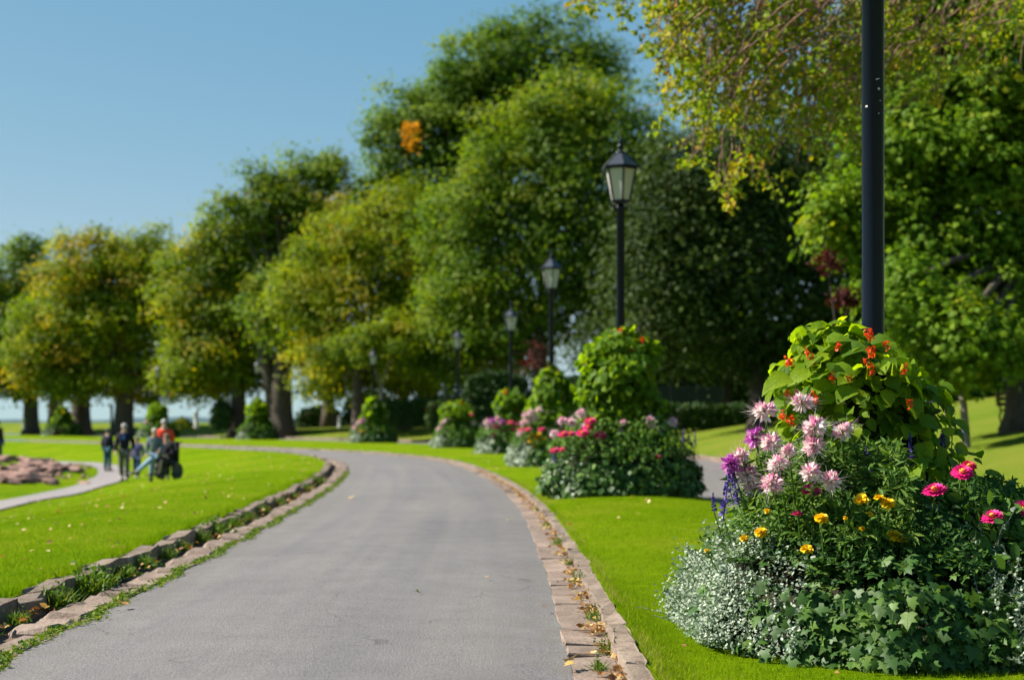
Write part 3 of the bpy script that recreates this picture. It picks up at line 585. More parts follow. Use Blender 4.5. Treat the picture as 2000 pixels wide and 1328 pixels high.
c = Cloud(); c.add(P[rest], NN[rest], T[rest], S[rest], 'ivy', rng.uniform(0, 1, len(rest))); tag(c.build('ivy_foliage', M['ivy_s'], ivy), kind='stuff')
# silver trailing foliage
def silver_mass(name, label, n, az_c, az_w, out, zlo=0, lift=0., sz=(.015, .027), tint=.6):
    az = math.radians(az_c) + np.clip(rng.normal(0, .45, n), -1, 1) * math.radians(az_w); P, Nn, a = dome_points(n, AX, AY, BH + lift, az=az)
    edge = .04 * np.sin(a * 9) + .035 * np.sin(a * 17 + 2) + .03 * np.sin(P[:, 2] * 18); P = P + Nn * (np.abs(rng.normal(0, out, (n, 1))) + edge[:, None])
    P[:, 2] = np.maximum(P[:, 2], .01)
    c = Cloud(); c.add(P, unit(Nn * .7 + np.array([0, 0, .5]) + .75 * rng.normal(size=P.shape)), rdir(n) + Nn * .6, rng.uniform(*sz, n), 'oval', np.clip(rng.normal(tint, .27, n), 0, 1), wid=1.0)
    r = empty(name, B0); tag(r, label, 'silver plant'); 
    m = 90; az2 = math.radians(az_c) + np.clip(rng.normal(0, .45, m), -1, 1) * math.radians(az_w); Q, Nq, aq = dome_points(m, AX, AY, BH + lift, az=az2)
    cs = Cloud()
    for q, nn in zip(Q, Nq):
        e = q + nn * rng.uniform(.06, .2) + np.array([rng.normal(0, .05), rng.normal(0, .05), rng.uniform(-.02, .1)]); pts = q + (e - q) * np.linspace(0, 1, 4)[:, None]; cs.tube(pts, .0022, 3, .4)
        k = 9; tt = np.linspace(.25, 1, k)[:, None]; c.add(q + (e - q) * tt, unit(rng.normal(size=(k, 3)) + np.array([0, 0, .8])), rdir(k), rng.uniform(*sz, k), 'oval', np.clip(rng.normal(.65, .25, k), 0, 1), wid=1.0)
    tag(c.build('foliage', M['silver'], r), kind='stuff'); tag(cs.build('stems', M['silver'], r), kind='stuff'); return r
silver_mass('silver_plant', 'silvery small-leaved trailing plant on the left flank of the nearest flower bed', 16000, 194, 38, .055, lift=.03)
silver_mass('silver_plant', 'shaded silvery trailing plant on the right front of the nearest flower bed', 800, 287, 9, .03, tint=.4)
# mid tier feathery foliage
def tier(name, label, n, zlo, zhi, r0, r1, az_lo, az_hi, size, mat, tpl, wid, cat, tmu=.5):
    a = np.radians(rng.uniform(az_lo, az_hi, n)); z = rng.uniform(zlo, zhi, n); f = (z - zlo) / (zhi - zlo); rr = r0 + (r1 - r0) * f + rng.normal(0, .05, n) + .05 * np.sin(a * 11 + z * 9)
    P = np.stack([rr * np.cos(a) * AX / 1.16, rr * np.sin(a) * AY / 1.16, z], -1); out = np.stack([np.cos(a), np.sin(a), .4 + 0 * a], -1)
    c = Cloud(); c.add(P, unit(out + np.array([0, 0, .5]) + .7 * rng.normal(size=P.shape)), unit(out + .9 * rng.normal(size=P.shape)), rng.uniform(*size, n), tpl, np.clip(rng.normal(tmu, .28, n), 0, 1), wid=wid)
    o = link(name, c.mesh(name, mat)); o.location = B0; tag(o, label, cat, kind='stuff'); return o
tier('marigold_foliage', 'dark feathery marigold foliage in the middle tier of the nearest bed', 9000, .5, .92, 1.0, .62, 175, 375, (.025, .06), M['feather'], 'diamond', .45, 'foliage')
tier('spider_flower_foliage', 'fresh green narrow foliage under the pink spider flowers of the nearest bed', 6500, .62, 1.12, .92, .62, 185, 262, (.035, .085), M['stemleaf'], 'diamond', .35, 'foliage', .65)
tier('zinnia_foliage', 'broad green zinnia foliage on the right of the nearest bed', 900, .5, .85, 1.05, .7, 285, 385, (.06, .12), M['stemleaf'], 'oval', .8, 'foliage', .35)
# bean vine tower
bean = empty('bean_vine', B0); tag(bean, 'scarlet runner bean vine climbing the nearest lamp post, big bright leaves', 'bean vine')
def tower_r(z): return np.interp(z, [.55, .8, 1.1, 1.4, 1.6, 1.7, 1.78, 1.82], [.58, .55, .46, .39, .33, .27, .18, .1])
def tower_c(z): return np.stack([-(np.clip(z, .9, 1.8) - 1.15) * .34 - .08, 0 * z - .03, z], -1)
n = 1500; z = np.sqrt(rng.uniform(.6**2, 1.82**2, n)); a = rng.uniform(0, 2 * math.pi, n); rr = tower_r(z) * (1 + .13 * np.sin(a * 3 + z * 7) + .1 * np.sin(a * 5 - z * 11)) + np.abs(rng.normal(0, .045, n))
out = np.stack([np.cos(a), np.sin(a), 0 * a], -1); P = tower_c(z) + out * rr[:, None]; topk = z > 1.6; P[topk] = tower_c(z[topk]) + out[topk] * (tower_r(z[topk]) * np.sqrt(rng.uniform(0, 1, topk.sum())))[:, None]
NN = unit(out * np.where(z > 1.55, .35, .8)[:, None] + np.array([0, 0, .75]) + .42 * rng.normal(size=P.shape)); T = unit(out * .7 + np.array([0, 0, -.55]) + .6 * rng.normal(size=P.shape)); S = rng.uniform(.062, .13, n)
fr = np.cos(a + math.pi / 2 + .25) > -.25; idx = np.argsort(-(fr * 1.0 + z * .35 + rng.uniform(0, .5, n))); big, rest = idx[:290], idx[290:]
BL = [leaf_obj_mesh('bean_leaf', 'ovate', M['bean'], -.4, 10 + i) for i in range(4)]
for k in big: place_leaf('bean_leaf', BL[k % 4], bean, P[k], NN[k], T[k], S[k] * 1.1)
# deliberately large sunlit leaves at the left shoulder
for (px, py, s, d) in [(1545, 735, .17, 8.05), (1580, 722, .15, 8.1), (1640, 690, .17, 8.15), (1610, 665, .15, 8.2), (1680, 672, .16, 8.15), (1720, 700, .15, 8.2), (1670, 755, .15, 7.98), (1600, 690, .15, 8.05), (1660, 660, .14, 8.2), (1700, 668, .13, 8.2), (1560, 760, .14, 8.0), (1625, 720, .14, 8.0)]:
    p = W(px, py, d) - B0; place_leaf('bean_leaf', BL[px % 4], bean, p, np.array([-.35, -.6, .75]) + .2 * rng.normal(size=3), np.array([-.7 if px < 1600 else rng.normal(), -.1, -.35]), s)
c = Cloud(); c.add(P[rest] * np.array([.94, .94, 1]), NN[rest], T[rest], S[rest], 'ovate', rng.uniform(0, 1, len(rest)))
zi = np.linspace(.3, 1.7, 22)
for k in range(7):
    aa = k * .9 + zi * 3.2; c.tube(tower_c(zi) + np.stack([np.cos(aa), np.sin(aa), 0 * aa], -1) * (tower_r(zi) * .85)[:, None], .005, 4, .3)
for (px, py) in [(1562, 668), (1850, 770), (1800, 735)]:
    e = W(px, py, 8.3) - B0; s0 = tower_c(np.array([min(1.65, e[2] - .05)]))[0] + np.array([np.sign(e[0]) * .3, -.1, 0]); pts = s0 + (e - s0) * np.linspace(0, 1, 6)[:, None] + np.array([0, 0, .05]) * np.sin(np.linspace(0, 3.1, 6))[:, None]
    c.tube(pts, .003, 4, .6); c.add(pts[2:], rdir(4), rdir(4), .05, 'ovate', np.full(4, .9))
tag(c.build('foliage', M['bean_s'], bean), kind='stuff')
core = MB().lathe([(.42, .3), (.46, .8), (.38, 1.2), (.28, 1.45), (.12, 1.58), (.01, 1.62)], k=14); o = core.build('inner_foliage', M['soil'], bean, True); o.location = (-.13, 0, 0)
for i, (px, py) in enumerate([(1700, 655), (1638, 674), (1577, 689), (1542, 707), (1703, 690), (1690, 704), (1703, 725), (1625, 738), (1659, 741), (1537, 767), (1592, 782), (1529, 813), (1548, 824), (1776, 785), (1766, 724), (1586, 703), (1557, 771), (1730, 672)]):
    d = 8.0 if px < 1600 else 7.95; p = W(px, py, d) - B0; o = link('flower_cluster', FS[i % 4], bean); o.location = p; s = rng.uniform(.5, .85); o.scale = (s, s, s * 1.1); o.rotation_euler = tuple(rng.uniform(-.5, .5, 3))
# individually placed flowers of the nearest bed
def sorted_px(L): return sorted(L, key=lambda q: q[0])
CL = sorted_px([(1540, 880, 0, .7), (1493, 803, 0, 1.05), (1566, 785, 0, 1), (1592, 834, 0, 1.05), (1646, 842, 0, .9), (1589, 870, 0, 1.0), (1475, 855, 1, 1.05), (1506, 863, 0, .95), (1428, 907, 1, 1.0), (1519, 907, 0, .9), (1460, 927, 0, 1.0), (1584, 922, 0, .9), (1623, 940, 0, .9), (1508, 945, 0, 1.0), (1472, 955, 0, .9), (1448, 890, 0, .8)])
for i, (px, py, pur, s) in enumerate(CL):
    d = 8.15 if px < 1480 else (7.8 if py < 880 else 7.55); d -= .15 if px > 1570 else 0; e = W(px, py, d); base = np.array([BX + (e[0] - BX) * .78, BY + (e[1] - BY) * .55, bz + .45])
    r = empty('spider_flower', base); tag(r, f"{ORD[i + 1]} {'purple' if pur else 'pale pink and white'} spider flower from the left in the nearest bed", 'flower', 'spider flowers in the nearest bed')
    stem_to(base, e, .006, base, parent=r); stem_leaves(base, e - np.array([0, 0, .03]), 70, .075, base, M['stemleaf'], r, 'diamond', .35, lo=.1)
    o = link('flower_head', (FCP[i % 2] if pur else FC[i % 5]), r); o.location = e - base; o.scale = (s, s, s); o.rotation_euler = (rng.uniform(-.4, .4), rng.uniform(-.4, .4), rng.uniform(0, 6))
ZLF = [leaf_obj_mesh('leaf', 'ovate', leafmat('zinnia_leaf', [(0, (.04, .1, .018)), (1, (.08, .16, .025))], .3, .5, .4, src='obj'), -.3, 60 + i) for i in range(2)]
ZL = sorted_px([(1585, 960, 0, .95, 7.55), (1558, 1005, 0, .55, 7.5), (1826, 961, 0, 1.1, 7.4), (1879, 925, 0, 1.05, 7.6), (1939, 1012, 0, 1.0, 7.45), (1998, 995, 0, 1.0, 7.6), (1892, 912, 1, .75, 7.7)])
for i, (px, py, red, s, d) in enumerate(ZL):
    e = W(px, py, d); base = np.array([BX + (e[0] - BX) * .85, BY + (e[1] - BY) * .75, bz + .3])
    r = empty('zinnia', base); tag(r, f"{ORD[i + 1]} {'dark red' if red else 'magenta pink'} zinnia from the left in the nearest bed", 'flower', 'zinnias in the nearest bed')
    stem_to(base, e, .005, base, parent=r); o = link('flower_head', FZR if red else FZ[i % 3], r); o.location = e - base; o.scale = (s, s, s); o.rotation_euler = (.5 + rng.normal(0, .15), rng.normal(0, .2) - .1, 0)
    q = link('flower_centre', ZC, o)
    for k in range(6):
        t = .3 + .11 * k; p = (e - base) * t; a = k * 2.4 + i; place_leaf('leaf', ZLF[k % 2], r, p, np.array([math.cos(a) * -.3, math.sin(a) * -.3, 1.]), np.array([math.cos(a), math.sin(a), .15]), rng.uniform(.08, .13))
ML = sorted_px([(1682, 976, 1.1), (1718, 973, .85), (1734, 984, 1.05), (1604, 1013, 1.05), (1486, 1040, 1.0), (1454, 1052, .75), (1576, 1073, .95), (1745, 1045, 1.0), (1762, 1052, .9), (1498, 998, .5), (1651, 1012, .4), (1700, 1004, .45), (1684, 1032, .45), (1380, 1075, .4)])
for i, (px, py, s) in enumerate(ML):
    d = 7.75 if px < 1500 else 7.35; e = W(px, py, d); base = np.array([BX + (e[0] - BX) * .9, BY + (e[1] - BY) * .85, bz + .35])
    r = empty('marigold', base); tag(r, f"{ORD[i + 1]} yellow marigold {'bud' if s < .6 else 'bloom'} from the left in the nearest bed", 'flower', 'marigolds in the nearest bed')
    stem_to(base, e, .003, base, parent=r); stem_leaves(base, e, 26, .04, base, M['feather'], r, 'diamond', .4, lo=.3)
    o = link('flower_head', FM[i % 3], r); o.location = e - base; o.scale = (s, s, s); o.rotation_euler = (.45 + rng.normal(0, .2), rng.normal(0, .2), 0)
SL = sorted_px([(1413, 1010, 1.3, 8.1), (1395, 1000, .7, 8.2), (1443, 985, 1.15, 8.15), (1427, 960, .8, 8.3), (1700, 945, 1.0, 7.7), (1745, 960, .95, 7.75), (1690, 955, .7, 7.8), (1841, 890, 1.0, 8.2), (1784, 910, .9, 8.0), (1848, 830, .75, 8.6), (1860, 850, .45, 8.6), (1881, 856, .5, 8.7)])
for i, (px, py, s, d) in enumerate(SL):
    e = W(px, py, d); base = np.array([BX + (e[0] - BX) * .9, BY + (e[1] - BY) * .8, bz + .4])
    r = empty('salvia', base); tag(r, f"{ORD[i + 1]} blue-violet salvia spike from the left in the nearest bed", 'flower', 'salvia spikes in the nearest bed')
    stem_to(base, e, .0035, base, parent=r); stem_leaves(base, e, 14, .06, base, M['stemleaf'], r, 'diamond', .4, lo=.1, hi=.7)
    o = link('flower_spike', FSP[i % 2], r); o.location = e - base; o.scale = (s, s, s * 1.05); o.rotation_euler = (rng.normal(0, .1), rng.normal(-.05, .12), 0)

# ---- the other beds
BEDN = ['', 'nearest', 'second nearest', 'third nearest', 'fourth nearest', 'fifth nearest', 'sixth', 'seventh', 'eighth', 'farthest']
PROF = [[1.1, 1.05, .7, .4, .12], [.8, .95, .95, .7, .3], [.85, 1, 1.05, .8, .35]]
def far_bed(i, x, y, ax, ay, h, tw, tz, nleaf, flowers, desc, sil=.25, single=False, pos=None):
    """tw tower half width, tz tower top (m above ground); flowers: list (kind, px, py, scale)"""
    z0 = gz(x, y); B = np.array([x, y, z0]); r = empty('flower_bed', B); tag(r, desc, 'flower bed', 'planted beds round the lamp posts')
    c = Cloud(); P, Nn, a = dome_points(nleaf, ax, ay, h); P = P + Nn * (rng.normal(0, .05, (nleaf, 1)) + .05 * np.sin(a * 7 + i)[:, None]); sf = .02 + y * .0011
    S = rng.uniform(.7, 1.3, nleaf) * sf * 2.3
    sl = np.abs((a - math.radians(195) + math.pi) % (2 * math.pi) - math.pi) < math.radians(45); sl &= rng.uniform(size=nleaf) < sil * 3
    c.add(P[~sl], unit(Nn[~sl] + .5 * rng.normal(size=P[~sl].shape)), unit(rdir((~sl).sum()) + np.array([0, 0, -.6])), S[~sl], 'diamond', rng.uniform(0, 1, (~sl).sum()), wid=1.3); tag(c.build('ivy_skirt', M['ivy_s'], r), kind='stuff')
    cs = Cloud(); cs.add(P[sl] + Nn[sl] * .03, unit(Nn[sl] + .6 * rng.normal(size=P[sl].shape)), rdir(sl.sum()), S[sl] * .6, 'oval', rng.uniform(0, .9, sl.sum())); tag(cs.build('silver_skirt', M['silver'], r), kind='stuff')
    # middle tier
    n = nleaf // 2; aa = rng.uniform(0, 2 * math.pi, n); zz = rng.uniform(h * .8, h * 1.5, n); q = 1.0 - .5 * (zz - h * .8) / (h * .7); P = np.stack([ax * q * np.cos(aa), ay * q * np.sin(aa), zz + .12 * h * np.sin(aa * 5)], -1) + rng.normal(0, .06, (n, 3))
    c = Cloud(); c.add(P, unit(P * np.array([1, 1, .6]) + .6 * rng.normal(size=P.shape)), rdir(n), rng.uniform(.6, 1.2, n) * sf * 2, 'diamond', np.clip(rng.normal(.55, .25, n), 0, 1), wid=.8); tag(c.build('flower_foliage', M['stemleaf'], r), kind='stuff')
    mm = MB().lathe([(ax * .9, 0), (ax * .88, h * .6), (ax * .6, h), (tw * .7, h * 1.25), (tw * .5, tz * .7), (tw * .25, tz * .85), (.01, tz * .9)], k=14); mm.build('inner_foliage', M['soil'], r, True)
    # bean tower
    n = int(nleaf * .8); zz = rng.uniform(h, tz, n); aa = rng.uniform(0, 2 * math.pi, n); f = (zz - h) / (tz - h); rr = tw * np.interp(f, [0, .25, .7, .92, 1], PROF[i % 3]) * (1 + .2 * np.sin(aa * 3 + zz * 4.3 + i * 2) + .1 * np.sin(aa * 2 - zz * 9 + i)) + rng.normal(0, .1 * tw, n)
    out = np.stack([np.cos(aa), np.sin(aa), 0 * aa], -1); P = out * rr[:, None] + np.stack([0 * zz, 0 * zz, zz], -1); tk = f > .9; P[tk] *= np.where(tk[tk], 1, 1)[:, None] * np.stack([np.sqrt(rng.uniform(0, 1, tk.sum()))] * 2 + [np.ones(tk.sum())], -1)
    b = empty('bean_vine', B); tag(b, f"leafy runner bean tower round the {BEDN[i]} lamp post", 'bean vine', 'bean towers on the lamp posts')
    c = Cloud(); c.add(P, unit(out * .8 + np.array([0, 0, .6]) + .5 * rng.normal(size=P.shape)), unit(out * .4 + np.array([0, 0, -.6]) + .6 * rng.normal(size=P.shape)), rng.uniform(.7, 1.2, n) * sf * 2.9, 'ovate' if i < 4 else 'diamond', np.clip(rng.normal(.25, .28, n), 0, 1), wid=1 if i < 4 else 1.5); tag(c.build('foliage', M['bean_s'], b), kind='stuff')
    for k in range(14 if i < 4 else 7):
        a1 = math.radians(rng.uniform(150, 330)); f1 = rng.uniform(.35, 1.0); rr1 = tw * np.interp(f1, [0, .25, .7, .92, 1], PROF[i % 3]) * 1.03
        o = link('flower_cluster', FS[k % 4], b); o.location = (math.cos(a1) * rr1, math.sin(a1) * rr1, h + f1 * (tz - h)); s = 1.1 + y * .012; o.scale = (s, s, s)
    cnt = {}
    for (kind, px, py, s) in sorted(flowers, key=lambda q: q[1]):
        cnt[kind] = cnt.get(kind, 0) + 1
        d = y - ay * .75 if kind != 'c' else y - ay * .5; e = W(px, py, d)
        src, nm, lb, rs = {'c': (FC, 'spider_flower', 'pale pink spider flower', .075), 'p': (FCP, 'spider_flower', 'purple spider flower', .075), 'z': (FZ, 'zinnia', 'magenta zinnia', .055), 'm': (FM, 'marigold', 'yellow marigold', .034), 's': (FSP, 'salvia', 'blue salvia spike', .1)}[kind]
        me = src[cnt[kind] % len(src)]; base = np.array([x + (e[0] - x) * .8, y + (e[1] - y) * .8, z0 + h * .7])
        t = empty(nm, base); tag(t, f"{ORD[cnt[kind]]} {lb} from the left in the {BEDN[i]} flower bed", 'flower', f"{nm.replace('_', ' ')}s in the {BEDN[i]} bed")
        stem_to(base, e, .006, base, 4, parent=t); o = link('flower_head', me, t); o.location = e - base; o.scale = (s, s, s); o.rotation_euler = (.4 if kind in 'zm' else 0, 0, rng.uniform(0, 6) if kind == 'c' else 0)
        if kind == 'z': link('flower_centre', ZC, o)
    return r
far_bed(2, *LP[1], 1.12, 1.15, .72, .46, 2.42, 5200, [('c', 1270, 820, 1.2), ('c', 1273, 831, 1.1), ('c', 1314, 824, 1.2), ('c', 1288, 838, 1.0), ('c', 1217, 826, .9), ('c', 1135, 808, 1.3), ('c', 1115, 825, 1.3), ('c', 1098, 822, 1.1), ('c', 1140, 835, 1.1), ('c', 1082, 847, 1.1), ('c', 1210, 842, .8),
        ('z', 1153, 824, 1.6), ('z', 1149, 836, 1.4), ('z', 1138, 848, 1.8), ('z', 1172, 852, 1.7), ('z', 1100, 850, 1.5), ('z', 1113, 849, 1.3), ('z', 1083, 881, 1.3), ('z', 1097, 879, 1.0), ('z', 1286, 894, .9), ('m', 1187, 899, 1.7), ('s', 1335, 862, 1.0), ('s', 1346, 862, .8), ('s', 1358, 868, 1.0), ('s', 1085, 905, 1.2), ('s', 1080, 900, 1.0)],
        'big shaggy flower bed round the second nearest lamp post, tall bean tower', .07)
far_bed(3, *LP[2], 1.05, 1.1, .68, .5, 2.4, 2600, [('c', 1027, 812, 1.5), ('c', 1036, 806, 1.5), ('c', 1053, 801, 1.4), ('c', 1071, 804, 1.3), ('c', 1022, 826, 1.4), ('c', 1034, 822, 1.4), ('c', 1045, 816, 1.4), ('c', 1016, 847, 1.4), ('c', 1024, 855, 1.3), ('z', 1031, 840, 1.7), ('z', 1058, 840, 1.7), ('z', 1018, 840, 1.4),
        ('m', 1040, 851, 2.2), ('m', 1048, 858, 2.4), ('m', 1052, 849, 2.0), ('m', 1044, 866, 2.2), ('m', 1064, 858, 2.4), ('m', 1056, 855, 2.0), ('m', 1036, 861, 1.8)], 'flower bed with yellow marigolds round the third nearest lamp post', .35)
far_bed(4, *LP[3], 1.2, 1.2, .75, .45, 2.25, 1900, [('c', 951, 824, 1.9), ('p', 962, 822, 1.9), ('c', 972, 818, 1.8), ('p', 980, 824, 1.6), ('c', 955, 834, 1.7), ('c', 968, 830, 1.7), ('z', 971, 834, 2.1), ('z', 997, 826, 2.2), ('z', 1007, 830, 1.8), ('z', 1005, 840, 2.1), ('z', 966, 850, 1.9), ('z', 983, 846, 1.6)], 'flower bed with red zinnias round the fourth nearest lamp post', .4)
far_bed(5, *LP[4], 1.1, 1.2, .7, .55, 2.0, 1500, [('c', 857, 838, 1.9), ('c', 864, 828, 2.0), ('c', 870, 822, 1.9), ('c', 876, 818, 1.7), ('c', 924, 826, 1.9), ('c', 941, 832, 2.0), ('z', 921, 810, 1.6)], 'flower bed with a pale pink left edge round the fifth nearest lamp', .5)
far_bed(6, *LP[5], 1.2, 1.2, .75, .5, 2.5, 1500, [('c', 694, 835, 2.4), ('c', 701, 826, 2.4), ('p', 708, 821, 2.2), ('c', 715, 838, 2.0), ('m', 706, 842, 3.6), ('m', 714, 845, 3.6), ('m', 708, 849, 3.4), ('m', 730, 842, 3.4)], 'small pink and yellow flower bed round the sixth lamp', .5)
far_bed(7, *LP[6], 1.25, 1.2, .75, .5, 2.6, 1300, [('c', 488, 832, 2.4), ('c', 484, 838, 2.4), ('c', 532, 818, 2.6), ('c', 536, 823, 2.2)], 'small flower bed in front of the thick double trunk', .5)
far_bed(8, *LP[7], 1.4, 1.2, .7, .45, 2.4, 1200, [('c', 285, 824, 2.4), ('c', 288, 831, 2.2)], 'small distant flower bed behind the group of people', .3)
far_bed(9, *LP[8], 1.5, 1.2, .8, .5, 2.3, 1200, [], 'farthest small flower bed at the left below the trees', .3)

# ------------------------------------------------------------------ trees
def tree(name, label, base, d, trunk_r, top, lobes, leaf, n, mat, bark='bark', mu=.5, sdv=.18, tpl='diamond', cl=1.55, kk=120, flat=.8, lean=0, group='trees along the drive', wid=1.0, limb=1.0, zbase=None, inner=.35, cat='tree', tmax=.9):
    """base: pixel x of trunk; d distance; lobes in pixels (px,py,rx,ry,dd)"""
    bx, by = (base - 1000) * d / FPX, d; z0 = gz(bx, by) if zbase is None else zbase; B = np.array([bx, by, z0])
    r = empty(name, B); tag(r, label, cat, group)
    L = []
    for q in lobes:
        dd = q[4] if len(q) > 4 else 0; c = W(q[0], q[1], d + dd); L.append((c - B, np.array([q[2] * (d + dd) / FPX, .5 * (q[2] + q[3]) * (d + dd) / FPX * .9, q[3] * (d + dd) / FPX])))
    wts = np.array([a[1][0] * a[1][2] for a in L]); wts /= wts.sum(); nc = max(20, n // kk); which = rng.choice(len(L), nc, p=wts)
    D = rdir(nc); D[:, 2] = np.where(D[:, 2] < -.82, -D[:, 2] * .8, D[:, 2]); D = unit(D)
    ph = rng.uniform(0, 6, 3); f = 1 + .13 * np.sin(D[:, 0] * 5 + ph[0] + which) + .12 * np.sin(D[:, 2] * 6 + ph[1]) + .1 * np.sin(D[:, 1] * 6 + ph[2])
    rad = np.where(rng.uniform(size=nc) < inner, rng.uniform(.3, .8, nc), 1 - np.abs(rng.normal(0, .1, nc))) * f
    C = np.stack([L[w][0] for w in which]) + D * np.stack([L[w][1] for w in which]) * rad[:, None]; C[:, 2] = np.maximum(C[:, 2], .5)
    ct = np.clip(rng.normal(mu, sdv, nc), 0, 1); cs = cl * rng.uniform(.6, 1.35, nc)
    ci = np.repeat(np.arange(nc), kk); m = len(ci); o3 = rdir(m); o3[:, 2] = np.where(rng.uniform(size=m) < .75, np.abs(o3[:, 2]), o3[:, 2]); o3 = o3 * rng.uniform(.45, 1.0, (m, 1)) * (1 + .25 * rng.normal(size=(m, 1))) * np.array([1, 1, flat])
    P = C[ci] + o3 * cs[ci][:, None]; NN = unit(D[ci] * .35 + o3 * .8 + np.array([0, 0, .4]) + .38 * rng.normal(size=(m, 3))); T = unit(o3 * .8 + np.array([0, 0, -.45]) + .6 * rng.normal(size=(m, 3)))
    cd = Cloud(); cd.add(P, NN, T, leaf * rng.uniform(.65, 1.25, m), tpl, np.clip(ct[ci] + rng.normal(0, .08, m), 0, tmax), wid=wid)
    tag(cd.build('crown', mat, r), kind='stuff')
    tb = MB(); tz = top; t = np.linspace(0, 1, 9)[:, None]; P0 = np.array([0, 0, -.3]); P1 = np.array([lean, 0, tz])
    pts = P0 + (P1 - P0) * t + np.stack([.15 * trunk_r * np.sin(t[:, 0] * 5 + ph[0]), .1 * trunk_r * np.sin(t[:, 0] * 4), 0 * t[:, 0]], -1)
    tb.tube(pts, trunk_r * np.interp(t[:, 0], [0, .06, .16, .6, 1], [1.6, 1.22, 1.02, .85, .62]), 12); tb.build('trunk', M[bark], r, True)
    lb = MB()
    for w, (c, rad3) in enumerate(L):
        st_ = pts[-1] if c[2] > tz else pts[6]; s = np.linspace(0, 1, 6)[:, None]; Q = st_ + (c - st_) * s + np.array([0, 0, .12 * abs(c[0])]) * np.sin(s * math.pi); r0 = trunk_r * .38 * limb; lb.tube(Q, np.linspace(r0, r0 * .25, 6), 6)
        mem = np.where(which == w)[0][:7]
        for k in mem:
            Q2 = c + (C[k] - c) * s; Q2 += rng.normal(0, .06 * rad3[0], Q2.shape) * np.sin(s * math.pi); lb.tube(Q2, np.linspace(r0 * .25, .015, 6), 4, False)
    lb.build('limbs', M[bark], r, True)
    return r
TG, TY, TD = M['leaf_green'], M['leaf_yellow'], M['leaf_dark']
tree('leafy_tree', 'dark green tree cut by the left edge of the picture', 62, 132, .7, 9, [(35, 560, 75, 70), (15, 650, 80, 90), (75, 620, 60, 90), (20, 720, 90, 60), (60, 735, 60, 50), (-40, 600, 80, 100), (-20, 760, 60, 30), (60, 500, 40, 30), (35, 768, 60, 24)], .38, 26100, TG, mu=.42)
tree('leafy_tree', 'slim tree trunk between the leftmost trees', 104, 128, .5, 8, [(95, 660, 60, 80), (110, 720, 60, 45)], 0.312, 8700, TG, mu=.45)
tree('leafy_tree', 'stout dark trunk right of the leftmost lamp', 160, 124, .85, 8, [(150, 640, 80, 90, 2), (170, 710, 70, 40, 2)], 0.312, 13050, TG, mu=.42)
tree('leafy_tree', 'broad yellowing tree above the farthest lamps on the left', 243, 118, .8, 9, [(185, 545, 95, 85), (265, 515, 75, 65), (120, 600, 70, 75), (220, 620, 110, 85), (130, 680, 80, 55), (290, 600, 55, 110), (250, 700, 90, 50), (190, 490, 60, 35), (325, 720, 45, 55, 3), (335, 640, 35, 60, 3), (320, 560, 40, 60, 2), (270, 750, 60, 30, 3), (90, 740, 60, 35), (160, 735, 80, 45), (230, 740, 70, 40), (60, 690, 50, 60), (130, 766, 60, 24), (205, 766, 50, 20), (300, 768, 55, 22, 3)], .33, 55100, TY, mu=.52, sdv=.24)
tree('leafy_tree', 'yellow-green tree with a pale stout trunk, left of the double trunk', 463, 106, .62, 6.5, [(430, 530, 75, 75), (385, 620, 60, 70), (460, 600, 75, 80), (440, 480, 60, 50), (510, 520, 70, 80), (400, 700, 70, 60), (470, 690, 70, 60), (350, 560, 40, 60, 2), (420, 750, 70, 34, 3), (360, 730, 50, 50, 2), (470, 745, 45, 30), (500, 640, 50, 80), (380, 772, 50, 18, 3), (430, 772, 40, 18, 3)], .32, 46400, TY, mu=.48, sdv=.2)
tr = tree('leafy_tree', 'tall open-crowned tree with a thick double trunk', 552, 103, .85, 8, [(490, 375, 65, 42), (600, 350, 70, 40), (455, 415, 45, 30), (645, 345, 38, 32), (560, 430, 75, 45), (570, 540, 75, 80, 3), (590, 640, 60, 60, 3), (560, 690, 50, 40, 4), (540, 390, 50, 40), (620, 740, 50, 50, 5), (520, 500, 60, 60, 2), (510, 600, 50, 70, 3), (600, 480, 60, 60, 3), (535, 630, 60, 55, -4), (560, 560, 60, 50, -4), (585, 680, 50, 35, -3)], .32, 29000, TG, mu=.5, sdv=.15)
mb = MB(); mb.tube([[-.7, .2, -.3], [-.8, .2, 3], [-1.3, 0, 6], [-2.2, 0, 9]], [.75, .5, .42, .3], 10); mb.build('second_trunk', M['bark'], tr, True)
tree('leafy_tree', 'brownish green rounded tree behind the yellow one', 640, 112, .5, 10, [(640, 430, 75, 55), (690, 480, 60, 60), (600, 480, 50, 50)], 0.296, 13050, TY, mu=.72, sdv=.15)
tree('leafy_tree', 'big yellow-green rounded tree left of centre behind the sixth lamp', 697, 92, .38, 6, [(700, 500, 100, 80), (765, 460, 80, 75), (630, 570, 75, 65), (715, 600, 110, 80), (610, 640, 50, 50), (785, 570, 70, 100), (680, 690, 80, 50), (790, 690, 70, 60), (840, 600, 70, 100, 2), (820, 500, 60, 90, 2), (850, 710, 60, 60, 2), (740, 730, 80, 50, 4), (640, 720, 60, 50, 3), (690, 740, 60, 35, 5), (640, 762, 50, 26, 4), (720, 766, 60, 24, 5), (800, 762, 60, 30, 4), (570, 590, 40, 50)], 0.25, 55100, TY, mu=.5, sdv=.2)
tree('slim_tree', 'thin pale forked tree beside the sixth lamp', 745, 85, .17, 3.2, [(715, 680, 60, 40), (775, 670, 60, 45)], .234, 5000, TY, 'bark_pale', mu=.4, limb=1.3, cl=.8)
